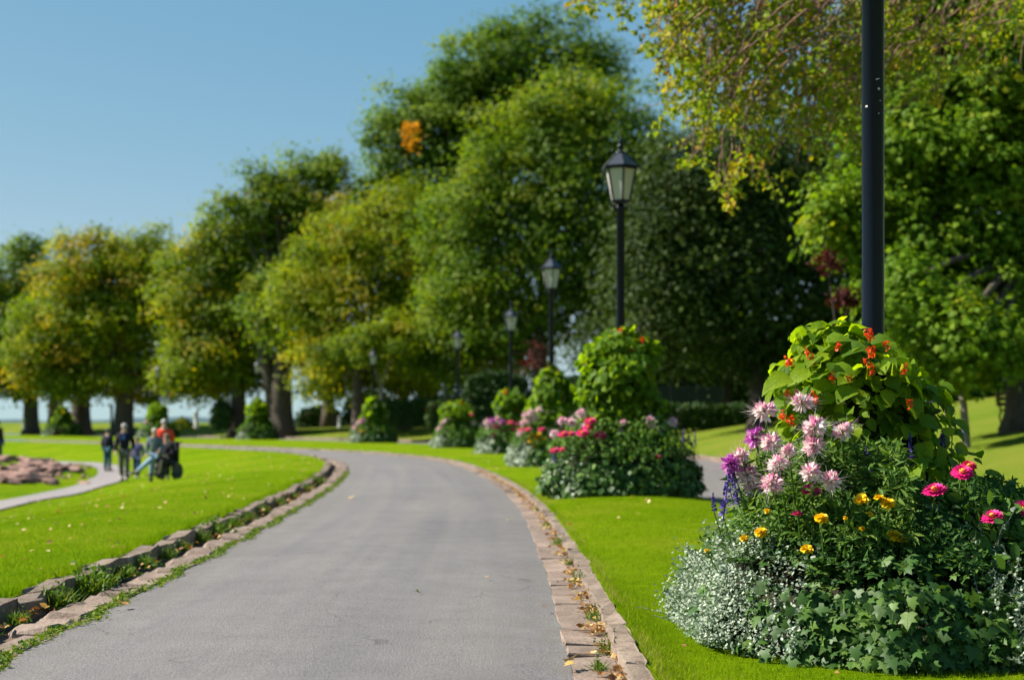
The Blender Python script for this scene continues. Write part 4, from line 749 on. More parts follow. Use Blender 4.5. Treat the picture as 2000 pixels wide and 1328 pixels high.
tree('leafy_tree', 'tallest dark green tree with an orange patch, centre', 835, 106, .8, 11, [(815, 260, 95, 85), (950, 150, 115, 95), (1085, 105, 115, 75), (1160, 140, 65, 45), (790, 340, 75, 80), (900, 310, 120, 105), (1010, 260, 120, 120, 3), (830, 450, 90, 90, 2), (880, 580, 80, 110, 4), (850, 700, 80, 70, 4), (1140, 240, 80, 80, 4), (730, 420, 50, 70), (760, 350, 60, 70), (860, 760, 70, 50), (1020, 130, 110, 90), (880, 220, 100, 80), (960, 240, 110, 90)], .34, 66700, TG, mu=.36, sdv=.13, tmax=.8)
ob = Cloud(); 
for (px, py, n, rr) in [(805, 262, 90, .35), (800, 285, 40, .25), (797, 250, 40, .3)]:
    q = W(px, py, 101.0); ob.add(q + rng.normal(size=(n, 3)) * rr, unit(rng.normal(size=(n, 3)) + np.array([-.5, -.5, .5])), rdir(n), .3, 'diamond', rng.uniform(.93, 1, n))
o = ob.build('orange_foliage', TY)
_t = [t for t in COL.objects if t.get('label', '').startswith('tallest dark')][0]; o.parent = _t; o.location = -_t.location; tag(o, 'patch of orange autumn leaves', kind='stuff')
tree('leafy_tree', 'broad mid-green tree right behind the lanterns', 1052, 82, .5, 6, [(960, 390, 100, 110), (1060, 310, 120, 110), (1180, 270, 110, 95), (930, 520, 75, 95), (1010, 500, 100, 110), (1110, 450, 120, 120), (970, 640, 75, 75), (1070, 600, 100, 90), (1240, 340, 80, 110), (1190, 520, 100, 130), (1150, 650, 90, 60), (880, 480, 60, 80, 2), (900, 600, 70, 90, 2), (930, 720, 80, 60, 3), (1030, 710, 80, 50, 3), (1250, 460, 90, 110), (1240, 600, 80, 80, 1), (1120, 220, 90, 60, 2)], .27, 84100, TG, mu=.46, sdv=.16, tmax=.8)
tree('slim_tree', 'slim tree with a thin pale trunk before the clipped hedge', 870, 86, .15, 3.6, [(860, 650, 70, 70), (910, 700, 50, 50), (830, 710, 50, 40)], .24, 6000, TG, 'bark_pale', mu=.35, cl=.9)
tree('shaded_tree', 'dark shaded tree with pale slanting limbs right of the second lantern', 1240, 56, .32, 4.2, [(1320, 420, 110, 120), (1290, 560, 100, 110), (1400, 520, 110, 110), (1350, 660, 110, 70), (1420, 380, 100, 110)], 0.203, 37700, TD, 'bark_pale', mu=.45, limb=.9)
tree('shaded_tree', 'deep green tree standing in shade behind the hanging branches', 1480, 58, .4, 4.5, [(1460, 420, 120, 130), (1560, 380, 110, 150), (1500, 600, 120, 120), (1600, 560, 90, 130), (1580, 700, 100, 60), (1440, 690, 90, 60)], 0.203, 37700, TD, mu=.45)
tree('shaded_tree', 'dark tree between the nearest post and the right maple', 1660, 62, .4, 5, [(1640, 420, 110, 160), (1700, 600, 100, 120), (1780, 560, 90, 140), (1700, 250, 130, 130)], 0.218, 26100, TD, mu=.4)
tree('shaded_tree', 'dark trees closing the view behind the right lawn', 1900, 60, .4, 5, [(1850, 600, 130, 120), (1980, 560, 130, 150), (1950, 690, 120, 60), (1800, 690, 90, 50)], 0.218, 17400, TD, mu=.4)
tree('red_leaf_tree', 'small copper-red leaved tree behind the fourth bed', 1045, 76, .12, 1.8, [(1048, 705, 30, 34), (1022, 738, 26, 18)], .17, 420, M['leaf_red'], mu=.25, sdv=.2, cl=.5, kk=20)
tree('red_leaf_tree', 'dark red leaved tree left of the nearest post', 1640, 28, .06, 2.4, [(1615, 512, 16, 18), (1655, 592, 22, 18)], .08, 640, M['leaf_red'], mu=.3, cl=.22, kk=40)
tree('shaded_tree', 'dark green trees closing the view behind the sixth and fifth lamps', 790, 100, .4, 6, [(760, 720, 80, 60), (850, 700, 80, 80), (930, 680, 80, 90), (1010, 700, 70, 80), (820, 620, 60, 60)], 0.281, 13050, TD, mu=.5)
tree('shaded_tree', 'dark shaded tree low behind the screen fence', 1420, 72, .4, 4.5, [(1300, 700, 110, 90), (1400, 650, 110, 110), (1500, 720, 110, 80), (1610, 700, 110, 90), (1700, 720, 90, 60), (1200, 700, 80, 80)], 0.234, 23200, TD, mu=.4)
# right maple with large sunlit crown
tree('maple_tree', 'large bright green maple with drooping foliage at the right edge', 1998, 31, .34, 5, [(1850, 60, 170, 130, 1), (1980, 140, 160, 150), (1800, 290, 130, 110), (1950, 330, 150, 130), (1700, 420, 110, 60), (1640, 420, 60, 40, -.5), (1850, 480, 130, 100), (1670, 490, 60, 45), (1760, 590, 70, 60), (1880, 620, 120, 80), (1810, 690, 70, 50), (1860, 720, 45, 32), (1980, 560, 100, 130), (1740, 180, 100, 90, 1), (1790, 640, 70, 60, -2.5), (1870, 670, 80, 55, -3), (1950, 690, 70, 50, -2.5), (1770, 560, 60, 50, -2), (1830, 735, 60, 28, -2.5), (1900, 720, 60, 30, -3)], .15, 72000, M['leaf_maple'], mu=.48, sdv=.17, tpl='maple', cl=.6, kk=75, flat=.85, wid=1.0)
tree('slim_tree', 'slim leaning trunk on the right lawn under the maple', 1888, 29, .085, 1.9, [(1850, 600, 70, 50), (1890, 650, 50, 40)], .13, 1500, M['leaf_maple'], 'bark_pale', mu=.45, tpl='maple', cl=.4, kk=25, lean=-.12, limb=.35)
# hanging branches of a birch whose trunk stands out of the frame
def birch():
    bx, by = 9.2, 20.0; z0 = gz(bx, by); B = np.array([bx, by, z0]); r = empty('birch_tree', B); tag(r, 'yellowing tree whose twiggy branches hang into the top right', 'tree', 'trees along the drive')
    tb = MB(); tb.tube([[0, 0, -.3], [0, 0, 2.5], [-.1, 0, 6], [-.3, 0, 10]], [.38, .27, .22, .12], 12); tb.build('trunk', M['bark'], r, True)
    lb = MB(); cd = Cloud()
    poly = [(1135, 1165, -60, 20, 10), (1190, 1230, -60, 25, 8), (1270, 1340, -80, 130, 40), (1300, 1420, -80, 230, 60), (1340, 1500, -60, 300, 60), (1400, 1500, 60, 390, 34), (1420, 1600, -80, 240, 50), (1500, 1690, -80, 330, 50), (1560, 1700, -80, 260, 45), (1690, 1850, -100, 180, 45), (1850, 2050, -100, 150, 35)]
    limbs = [W(1300, -150, 19.5), W(1450, -170, 20.5), W(1600, -190, 18.5), W(1800, -150, 21)]
    for e in limbs:
        s = np.linspace(0, 1, 8)[:, None]; st_ = np.array([0, 0, 5.5]); Q = st_ + (e - B - st_) * s + np.array([0, 0, .8]) * np.sin(s * math.pi); lb.tube(Q, np.linspace(.1, .03, 8), 6)
    for (x0, x1, y0, y1, n) in poly:
        for k in range(n):
            px, py = rng.uniform(x0, x1), y0 + (y1 - y0) * rng.uniform(0, 1)**.8; d = rng.uniform(17.5, 22); e = W(px, py, d)
            top = W(px + rng.uniform(20, 190), py - rng.uniform(110, 260), d + rng.normal(0, .5)); s = np.linspace(0, 1, 8)[:, None]
            Q = top + (e - top) * s; Q[:, 0] -= .25 * np.sin(s[:, 0] * math.pi) * rng.uniform(0, 1); Q += rng.normal(0, .03, Q.shape); Q[:, 2] += .12 * np.sin(s[:, 0] * math.pi)
            lb.tube(Q - B, np.linspace(.013, .005, 8), 4, False)
            for b in range(3):
                i0 = rng.integers(2, 8) if b else 7; e2 = Q[i0] + np.array([rng.normal(0, .2), rng.normal(0, .2), -rng.uniform(.05, .35)]); lb.tube(np.stack([Q[i0], .5 * (Q[i0] + e2) + rng.normal(0, .02, 3), e2]) - B, [.007, .005, .003], 3, False)
                m = int(rng.integers(5, 22)) if rng.uniform() < .85 else 0
                if m == 0: continue
                tt = rng.uniform(.3, 1, m)[:, None]; P = Q[i0] + (e2 - Q[i0]) * tt + rng.normal(0, .05, (m, 3)) - B
                cd.add(P, unit(rng.normal(size=(m, 3)) + np.array([-.3, -.2, .5])), unit(rdir(m) + np.array([0, 0, -1.])), rng.uniform(.06, .1, m), 'ovate', np.clip(rng.normal(.42 + .12 * rng.normal(), .15, m), 0, 1), wid=.95)
    lb.build('branches', M['twig'], r, True); tag(cd.build('crown', M['leaf_birch'], r), kind='stuff')
birch()

# ------------------------------------------------------------------ hedges, shrubs, fence, houses
def hedge(label, px0, px1, ytop, ybot, d, depth, n, mat='hedge', tmu=.45, leaf=.16, name='hedge', round_=0.):
    a, b = W(px0, ytop, d), W(px1, ybot, d); w, h = (b[0] - a[0]) / 2, (a[2] - b[2]); c = np.array([(a[0] + b[0]) / 2, d + depth / 2, b[2] - .1]); h += .1
    r = empty(name, c); tag(r, label, name.replace('_', ' '))
    m = n; f = rng.choice(4, m, p=[.5, .3, .1, .1]); x = rng.uniform(-w, w, m); y = rng.uniform(-depth / 2, depth / 2, m); z = rng.uniform(0, h, m); NN = np.zeros((m, 3))
    y[f == 0] = -depth / 2; NN[f == 0] = (0, -1, .2); z[f == 1] = h; NN[f == 1] = (0, 0, 1); x[f == 2] = -w; NN[f == 2] = (-1, 0, .2); x[f == 3] = w; NN[f == 3] = (1, 0, .2)
    P = np.stack([x, y, z], -1)
    if round_:
        k = 1 - round_ * (z / h)**2; P[:, 0] *= k; P[:, 1] *= k; P[:, 2] *= 1 - round_ * .5 * (x / w)**2
    P += rng.normal(0, .05 + .03 * leaf / .16, P.shape)
    cd = Cloud(); cd.add(P, unit(NN + .5 * rng.normal(size=P.shape)), rdir(m), leaf * rng.uniform(.7, 1.3, m), 'diamond', np.clip(rng.normal(tmu, .22, m), 0, 1), wid=1.2); tag(cd.build('foliage', M[mat], r), kind='stuff')
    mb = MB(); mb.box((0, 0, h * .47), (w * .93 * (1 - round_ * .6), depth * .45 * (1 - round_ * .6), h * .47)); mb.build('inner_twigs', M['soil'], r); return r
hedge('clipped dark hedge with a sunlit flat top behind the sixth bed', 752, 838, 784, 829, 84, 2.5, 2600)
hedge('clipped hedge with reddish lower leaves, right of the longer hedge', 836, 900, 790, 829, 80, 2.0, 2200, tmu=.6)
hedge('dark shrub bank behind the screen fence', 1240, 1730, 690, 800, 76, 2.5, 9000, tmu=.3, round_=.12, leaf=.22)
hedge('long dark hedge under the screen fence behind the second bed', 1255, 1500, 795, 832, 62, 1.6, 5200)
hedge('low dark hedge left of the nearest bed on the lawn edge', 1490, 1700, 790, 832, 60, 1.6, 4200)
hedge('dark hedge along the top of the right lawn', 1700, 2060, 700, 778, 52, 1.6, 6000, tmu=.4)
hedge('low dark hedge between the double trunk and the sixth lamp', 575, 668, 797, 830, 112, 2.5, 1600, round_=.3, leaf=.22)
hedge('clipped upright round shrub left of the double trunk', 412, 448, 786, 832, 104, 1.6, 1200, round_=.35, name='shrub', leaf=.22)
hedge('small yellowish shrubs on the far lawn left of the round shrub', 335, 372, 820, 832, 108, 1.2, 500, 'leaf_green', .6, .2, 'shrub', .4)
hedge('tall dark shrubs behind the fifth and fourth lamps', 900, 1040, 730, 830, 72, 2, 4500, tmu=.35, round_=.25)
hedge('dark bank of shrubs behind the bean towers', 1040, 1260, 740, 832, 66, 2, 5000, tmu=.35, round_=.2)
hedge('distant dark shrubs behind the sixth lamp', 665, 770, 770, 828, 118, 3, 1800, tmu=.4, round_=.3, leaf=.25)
# screen fence
def screen():
    d = 66; a, b = W(1258, 752, d), W(1412, 800, d); r = empty('screen_fence', (a[0], d, b[2] - .3)); tag(r, 'grey-green windscreen fence above the dark hedge', 'fence'); H = a[2] - b[2] + .3; Wd = b[0] - a[0]
    m, nt, out = newmat('shaded_green_screen'); g = objco(nt); n_ = noise(nt, 40, 2, .5, g); p = pbsdf(nt, mixc(nt, (.02, .032, .029), (.032, .046, .042), n_), .8, .2); nt.links.new(p.outputs[0], out.inputs[0])  # panel colour darkened to carry the shade the screen stands in
    k = 3
    for i in range(k): MB().box((Wd * (i + .5) / k, 0, H / 2), (Wd / k / 2 - .01, .012, H / 2 - .02)).build('screen_panel', m, r)
    for i in range(k + 1): mb = MB(); mb.tube([[Wd * i / k, .045, 0], [Wd * i / k, .045, H + .03]], .025, 8); mb.build('post', plain('galvanised_post', (.045, .055, .05), .7), r)
screen()
def house(label, px0, px1, yt, yb, d, roofc, chim):
    a, b = W(px0, yt, d), W(px1, yb, d); w = b[0] - a[0]; h = a[2] - b[2]; z0 = b[2] - 2.2; r = empty('house', (a[0], d, z0)); tag(r, label, 'house')
    hw = 2.2; mb = MB(); mb.box((w / 2, 3, hw / 2), (w / 2, 3, hw / 2)); mb.build('wall', plain('house_wall', (.62, .62, .6), .8), r)
    ov = .25; V = [(-ov, -.3, hw), (w + ov, -.3, hw), (w + ov, 3, hw + h), (-ov, 3, hw + h), (w + ov, 6.3, hw), (-ov, 6.3, hw)]; V2 = [(x, y, z - .12) for x, y, z in V]
    rf = MB().add(V + V2, [[0, 1, 2, 3], [3, 2, 4, 5], [1, 0, 6, 7], [4, 10, 11, 5]], [[0, 3, 9], [0, 9, 6], [3, 5, 11], [3, 11, 9], [1, 7, 8], [1, 8, 2], [2, 8, 10], [2, 10, 4]]).build('roof', plain('roof_shingle', roofc, .6, .4, scale=3), r)
    if chim: MB().box((.35, 1.2, hw + h * .75), (.22, .22, h * .55)).build('chimney', plain('white_chimney', (.75, .74, .72), .8), rf)
    for i in range(2): f = MB().box((w * (.3 + .4 * i), -.03, hw * .55), (.45, .04, .5)).build('window', plain('window_frame', (.75, .75, .75), .5), r); MB().box((w * (.3 + .4 * i), -.075, hw * .55), (.38, .01, .43)).build('pane', plain('dark_glass', (.03, .04, .05), .1, .6), f)
house('grey-blue roofed house with a white chimney behind the clipped hedges', 814, 905, 768, 786, 105, (.22, .28, .3), True)
house('distant pale blue roof glimpsed between the trunks', 648, 682, 796, 812, 150, (.35, .5, .62), False)
# posts on the far lawn
def post(label, px, yt, yb, d, r_, mat, cat='post'):
    a, b = W(px, yt, d), W(px, yb, d); r = empty('lawn_post', b); tag(r, label, cat); h = a[2] - b[2]; mb = MB(); mb.lathe([(r_ * 1.2, -.2), (r_ * 1.2, .1), (r_, .14), (r_, h * .93), (r_ * 1.25, h * .94), (r_ * 1.25, h * .97), (.001, h)], k=10); mb.build('shaft', mat, r, True); MB().lathe([(r_ * 1.5, h * .9), (r_ * 1.6, h * .915), (r_ * 1.5, h * .93)], k=10).build('collar', mat, r, True)
post('white post on the far lawn left of the round shrub', 383, 803, 832, 110, .16, plain('white_paint', (.7, .7, .68), .6))
post('white marker post beside the low hedge', 663, 812, 829, 96, .1, plain('white_paint_b', (.7, .7, .68), .6))
post('thin dark pole on the far lawn between the big trunks', 218, 790, 832, 108, .1, M['black'])
post('thin grey post at the left on the far lawn', 46, 815, 834, 116, .1, plain('grey_paint', (.3, .32, .3), .6))

# ------------------------------------------------------------------ bench at the right
def bench():
    d = 31.5; x = 11.05; z = gz(x, d); r = empty('park_bench', (x, d, z), .35); tag(r, 'iron-legged wooden park bench half hidden behind the right maple trunk', 'bench')
    wood = plain('bench_wood', (.36, .17, .07), .6, .3, scale=20)
    for i in range(4): MB().box((.55, -.18 + .11 * i, .46), (.72, .045, .018)).build('seat_slat', wood, r)
    for i in range(3): MB().box((.55, .27 + .02 * i, .58 + .12 * i), (.72, .014, .045)).build('back_slat', wood, r)
    for s in (-.1, 1.2):
        m = MB(); m.tube([[s, -.2, .44], [s, -.24, .3], [s, -.16, .15], [s, -.26, .0]], .022, 7); m.tube([[s, .2, .44], [s, .26, .3], [s, .2, .15], [s, .3, .0]], .022, 7); m.tube([[s, -.2, .44], [s, .22, .44], [s, .26, .6], [s, .33, .92]], .022, 7); m.tube([[s, -.18, .2], [s, .22, .2]], .014, 6); m.build('end_frame', M['black'], r, True)
        m = MB(); th = np.linspace(0, 2 * math.pi, 14); m.tube(np.stack([0 * th + s, -.08 + .1 * np.cos(th), .58 + .09 * np.sin(th)], -1), .016, 6); m.tube([[s, -.24, .68], [s, 0, .7], [s, .28, .68]], .02, 6); m.tube([[s, -.2, .44], [s, -.24, .68]], .018, 6); m.build('armrest', M['black'], r, True)
bench()

# ------------------------------------------------------------------ shore rocks
def rock_mesh(seed):
    r = np.random.default_rng(seed); import bmesh; bm = bmesh.new(); bmesh.ops.create_icosphere(bm, subdivisions=2, radius=1); ax = r.uniform(.7, 1.2, 3) * np.array([1.2, .9, .6]); pl = unit(r.normal(size=(7, 3)))
    for v in bm.verts:
        c = np.array(v.co)
        for p in pl:
            k = c @ p
            if k > .58: c = c - p * (k - .58) * .95
        v.co = Vector(c * ax * (1 + r.normal(0, .03)))
    me = bpy.data.meshes.new('rock'); bm.to_mesh(me); bm.free(); me.polygons.foreach_set('use_smooth', [False] * len(me.polygons)); me.materials.append(M['rock']); return me
RM = [rock_mesh(i) for i in range(6)]
RL = []
for i in range(120):
    if i < 80: px, py = rng.uniform(-20, 110), rng.uniform(895, 945)
    else: px, py = rng.uniform(60, 175), rng.uniform(905, 948)
    RL.append((px, py))
for i, (px, py) in enumerate(RL):
    best = None
    for d in np.linspace(39, 56, 35):
        q = W(px, py, d); g_ = gz(float(q[0]), float(q[1]))
        if best is None or abs(g_ - q[2]) < best[0]: best = (abs(g_ - q[2]), q, g_)
    q = best[1]; s = float(rng.uniform(.14, .36) if px < 110 else rng.uniform(.08, .22)); o = link('rock', RM[i % 6]); o.location = (q[0], q[1], best[2] + s * .12); o.scale = (s * 1.3, s, s * .8); o.rotation_euler = (rng.uniform(-.3, .3), rng.uniform(-.3, .3), rng.uniform(0, 6))
    tag(o, 'reddish sandstone rock on the low shore bank at the left', 'rock', 'red rocks on the shore bank')
for (px, py, s) in [(24, 958, .62), (58, 955, .42), (112, 918, .3), (140, 925, .3)]:
    d = 42 if py > 940 else 47; q = W(px, py - 6, d); o = link('rock', RM[int(px) % 6]); o.location = (q[0], q[1], gz(float(q[0]), float(q[1])) + .08); o.scale = (s * 1.4, s, s * .8); tag(o, 'reddish sandstone rock on the low shore bank at the left', 'rock', 'red rocks on the shore bank')

# ------------------------------------------------------------------ people
def skinmesh(name, J, edges, mat, parent, root, sub=1):
    names = list(J); me = bpy.data.meshes.new(name); me.from_pydata([J[k][0] for k in names], [(names.index(a), names.index(b)) for a, b in edges], []); me.materials.append(mat)
    o = link(name, me, parent); sm = o.modifiers.new('skin', 'SKIN'); sm.use_smooth_shade = True
    sk = me.skin_vertices[0].data
    for i, k in enumerate(names):
        rr = J[k][1]; sk[i].radius = (rr, rr) if np.isscalar(rr) else rr; sk[i].use_root = (k == root)
    if sub: sb = o.modifiers.new('sub', 'SUBSURF'); sb.levels = sub; sb.render_levels = sub
    return o
SKIN = plain('skin', (.55, .33, .25), .55, .3); 
def cloth(n, c): return plain(n, c, .85, .15, var=.2, scale=15)
def person(label, loc, rz, h, top, legs, hair, pose, shoes=(.05, .05, .05), bare=False):
    """local frame faces -Y. pose: dict of joint overrides in units of height 1.75"""
    r = empty('person', loc, rz); s = h / 1.75; r.scale = (s, s, s); tag(r, label, 'person')
    J = dict(pel=(0, 0, .95), spi=(0, 0, 1.15), che=(0, -.01, 1.34), nec=(0, -.005, 1.48), hed=(0, -.015, 1.57), het=(0, -.01, 1.69), nos=(0, -.105, 1.6),
             shL=(.18, 0, 1.4), elL=(.24, .03, 1.13), wrL=(.25, -.06, .9), haL=(.25, -.09, .82), shR=(-.18, 0, 1.4), elR=(-.24, .03, 1.13), wrR=(-.25, -.06, .9), haR=(-.25, -.09, .82),
             hiL=(.09, 0, .9), knL=(.1, -.03, .5), anL=(.1, .02, .09), toL=(.11, -.16, .04), hiR=(-.09, 0, .9), knR=(-.1, -.03, .5), anR=(-.1, .02, .09), toR=(-.11, -.16, .04))
    J.update(pose); J = {k: np.array(v, float) for k, v in J.items()}
    R = dict(pel=.13, spi=.12, che=.14, nec=.055, hed=.085, het=.075, nos=.012, shL=.06, elL=.045, wrL=.03, haL=.035, shR=.06, elR=.045, wrR=.03, haR=.035, hiL=.085, knL=.06, anL=.04, toL=.03, hiR=.085, knR=.06, anR=.04, toR=.03)
    E = [('pel', 'spi'), ('spi', 'che'), ('che', 'nec'), ('nec', 'hed'), ('hed', 'het'), ('hed', 'nos'), ('pel', 'hiL'), ('hiL', 'knL'), ('knL', 'anL'), ('anL', 'toL'), ('pel', 'hiR'), ('hiR', 'knR'), ('knR', 'anR'), ('anR', 'toR')]
    for S_ in 'LR':
        E += [('che', 'sh' + S_), ('sh' + S_, 'el' + S_), ('el' + S_, 'wr' + S_), ('wr' + S_, 'ha' + S_)]
        f = unit(J['ha' + S_] - J['wr' + S_]); side = unit(np.cross(f, np.array([1., .2, 0]))); 
        for k, (o_, l) in enumerate([(-.026, .075), (-.009, .085), (.009, .08), (.026, .065)]):
            J[f'f{k}{S_}'] = J['ha' + S_] + side * o_ + f * l; R[f'f{k}{S_}'] = .008; E.append(('ha' + S_, f'f{k}{S_}'))
        J['th' + S_] = J['wr' + S_] + f * .05 + side * .055; R['th' + S_] = .009; E.append(('wr' + S_, 'th' + S_))
    JJ = {k: (tuple(J[k]), R[k]) for k in J}; body = skinmesh('body', JJ, E, SKIN, r, 'pel')
    tr_ = {k: (tuple(J[k]), R[k] + d) for k, d in dict(pel=.025, hiL=.025, knL=.025, anL=.03, hiR=.025, knR=.025, anR=.03).items()}
    if bare: tr_.pop('anL'); tr_.pop('anR')
    ed = [('pel', 'hiL'), ('hiL', 'knL'), ('pel', 'hiR'), ('hiR', 'knR')] + ([] if bare else [('knL', 'anL'), ('knR', 'anR')])
    skinmesh('trousers', tr_, ed, cloth('cloth_legs', legs), r, 'pel')
    tp = {k: (tuple(J[k] + (np.array([0, 0, -.05]) if k == 'pel' else 0)), R[k] + d) for k, d in dict(pel=.04, spi=.045, che=.04, shL=.035, elL=.03, wrL=.025, shR=.035, elR=.03, wrR=.025).items()}
    tp['col'] = (tuple(J['nec'] - np.array([0, 0, .02])), .075)
    jk = skinmesh('jacket', tp, [('pel', 'spi'), ('spi', 'che'), ('che', 'col'), ('che', 'shL'), ('shL', 'elL'), ('elL', 'wrL'), ('che', 'shR'), ('shR', 'elR'), ('elR', 'wrR')], cloth('cloth_top', top), r, 'pel')
    hd = J['het'] + np.array([0, .02, -.02])
    V = MB(); th = np.linspace(0, math.pi * .62, 7); V.lathe(np.stack([.1 * np.sin(th) + .001, .1 * np.cos(th)], -1), k=12); hm = V.build('hair', plain('hair', hair, .7, .3), r, True); hm.location = hd; hm.rotation_euler = (-.35, 0, 0); hm.scale = (.95, 1.1, 1.0)
    ey = MB()
    for sx in (-.03, .03): ey.lathe([(.001, .012), (.011, .006), (.011, -.006), (.001, -.012)], (J['hed'][0] + sx, J['hed'][1] - .083, J['hed'][2] + .055), 6)
    ey.build('eyes', plain('eye_dark', (.02, .02, .02), .3), r)
    for S_ in 'LR':
        a, t = J['an' + S_], J['to' + S_]; m = MB(); m.tube([a + np.array([0, .05, -.06]), a + np.array([0, 0, -.04]), .5 * (a + t) + np.array([0, 0, -.01]), t, t + (t - a) * .12], [.03, .05, .05, .042, .02], 8); m.build('shoe', plain('shoe', shoes, .6), r, True)
    return r, J
def ground_at(px, d): x = (px - 1000) * d / FPX; return (x, d, gz(x, d) + .035)
walk = dict(knL=(.1, -.14, .52), anL=(.1, -.16, .1), toL=(.11, -.33, .07), knR=(-.1, -.02, .5), anR=(-.1, .18, .14), toR=(-.11, .05, .04), elL=(.26, .08, 1.14), wrL=(.26, -.1, .96), haL=(.25, -.16, .9))
print('people ground', [(round(gz((px - 1000) * d / FPX, d), 2), round(HOR + (CAMH - gz((px - 1000) * d / FPX, d)) * FPX / d)) for px, d in [(210, 57), (243, 43), (268, 44), (298, 43), (325, 43)]])
def fit(px, yfoot, dlo, dhi):
    """distance at which the ground projects to yfoot"""
    D = np.linspace(dlo, dhi, 80); e = [abs(HOR + (CAMH - gz((px - 1000) * d / FPX, d)) * FPX / d - yfoot) for d in D]; return float(D[int(np.argmin(e))])
d = fit(210, 921, 48, 66); person('person in dark jacket and blue-green jeans standing behind the others on the path', ground_at(210, d), math.pi * .9, 82 * d / FPX, (.02, .022, .035), (.02, .07, .1), (.05, .04, .04), {})
d2 = fit(243, 942, 38, 50); r, J = person('man in dark jacket over a blue shirt and olive trousers walking', ground_at(243, d2), .1, 112 * d2 / FPX, (.012, .013, .02), (.1, .105, .085), (.35, .33, .32), walk, (.25, .22, .2))
m = MB(); m.box((0, -.178, 1.36), (.045, .012, .09)); m.build('shirt', cloth('blue_shirt', (.08, .13, .45)), r)
d3 = fit(268, 937, 38, 52); person('child in lilac and navy jacket with jeans beside the man', ground_at(268, d3), -.1, 80 * d3 / FPX, (.13, .12, .28), (.03, .06, .13), (.09, .05, .03), dict(walk), (.3, .3, .3))
d4 = fit(300, 946, 37, 50)
kick = dict(hiL=(.09, 0, .9), knL=(-.2, -.2, .62), anL=(-.52, -.3, .33), toL=(-.66, -.36, .3), hiR=(-.06, 0, .9), elL=(.26, -.05, 1.15), wrL=(.2, -.2, 1.0), haL=(.16, -.26, .95))
person('grey-haired person in patterned grey sweater stretching one leg in pale jeans', ground_at(302, d4), 0, 104 * d4 / FPX, (.1, .13, .15), (.22, .32, .47), (.5, .46, .38), kick, (.03, .03, .04))
d5 = d4 + 1.6; person('person in bright red and orange jacket behind the wheelchair', ground_at(321, d5), .2, 1.62, (.75, .07, .03), (.03, .03, .05), (.35, .36, .32), dict(wrL=(.2, -.35, 1.0), haL=(.2, -.42, .98), wrR=(-.2, -.35, 1.0), haR=(-.2, -.42, .98)))
sit = dict(pel=(0, 0, .58), spi=(0, .02, .76), che=(0, .0, .96), nec=(0, -.02, 1.1), hed=(0, -.04, 1.19), het=(0, -.04, 1.31), nos=(0, -.135, 1.22), shL=(.18, 0, 1.02), elL=(.26, -.03, .78), wrL=(.22, -.28, .72), haL=(.2, -.35, .72), shR=(-.18, 0, 1.02), elR=(-.26, -.03, .78), wrR=(-.22, -.28, .72), haR=(-.2, -.35, .72),
           hiL=(.1, 0, .55), knL=(.12, -.42, .58), anL=(.12, -.5, .2), toL=(.12, -.66, .16), hiR=(-.1, 0, .55), knR=(-.12, -.42, .58), anR=(-.12, -.5, .2), toR=(-.12, -.66, .16))
wx, wy, wz = ground_at(327, d4 + .35)
person('seated person in black top and shorts in the wheelchair at the right of the group', (wx, wy, wz), -.5, 1.52, (.015, .015, .02), (.03, .03, .035), (.2, .12, .08), sit, (.04, .04, .04), True)
def wheelchair():
    r = empty('wheelchair', (wx, wy, wz), -.5); tag(r, 'dark wheelchair carrying the seated person at the right of the group', 'wheelchair'); blk = plain('chair_vinyl', (.015, .015, .018), .5)
    MB().box((0, -.12, .45), (.23, .24, .025)).build('seat', blk, r); MB().box((0, .17, .72), (.23, .025, .27)).build('backrest', blk, r)
    for s in (-.28, .28):
        w = empty('wheel', (s, .05, .22)); w.parent = r; th = np.linspace(0, 2 * math.pi, 25); m = MB(); m.tube(np.stack([0 * th, 0.2 * np.cos(th), 0.2 * np.sin(th)], -1), .03, 6, False); m.build('tyre', blk, w, True)
        m = MB()
        for k in range(8): m.tube([[0, 0, 0], [0, 0.19 * math.cos(k * .785), 0.19 * math.sin(k * .785)]], .004, 4)
        m.build('spokes', plain('spoke_steel', (.5, .5, .52), .3, metal=1), w)
        MB().lathe([(.001, .02), (.16, .012), (.17, -.012), (.001, -.02)], k=16).build('hub', plain('hub_grey', (.04, .04, .045), .5), w).rotation_euler = (0, math.pi / 2, 0)
        m = MB(); th = np.linspace(0, 2 * math.pi, 15); m.tube(np.stack([0 * th + s * .75, -.4 + .07 * np.cos(th), .085 + .07 * np.sin(th)], -1), .015, 6, False); m.build('caster', blk, r, True)
        m = MB(); m.tube([[s * .85, .18, .95], [s * .85, .17, .4], [s * .8, -.36, .43], [s * .75, -.4, .1]], .014, 6); m.tube([[s * .85, .18, .95], [s * .85, .32, .97]], .017, 6); m.tube([[s * .9, .15, .66], [s * .9, -.2, .66], [s * .9, -.22, .43]], .014, 6); m.build('side_frame', M['black'], r, True)
    MB().box((0, -.56, .13), (.2, .09, .012)).build('footrest', blk, r)
wheelchair()
xx = W(2, 880, 54); person('dark figure cut by the left edge behind the rocks', (xx[0] - .12, 54, gz(float(xx[0]), 54.0)), 1.2, 1.7, (.04, .015, .02), (.04, .07, .14), (.03, .02, .02), {})

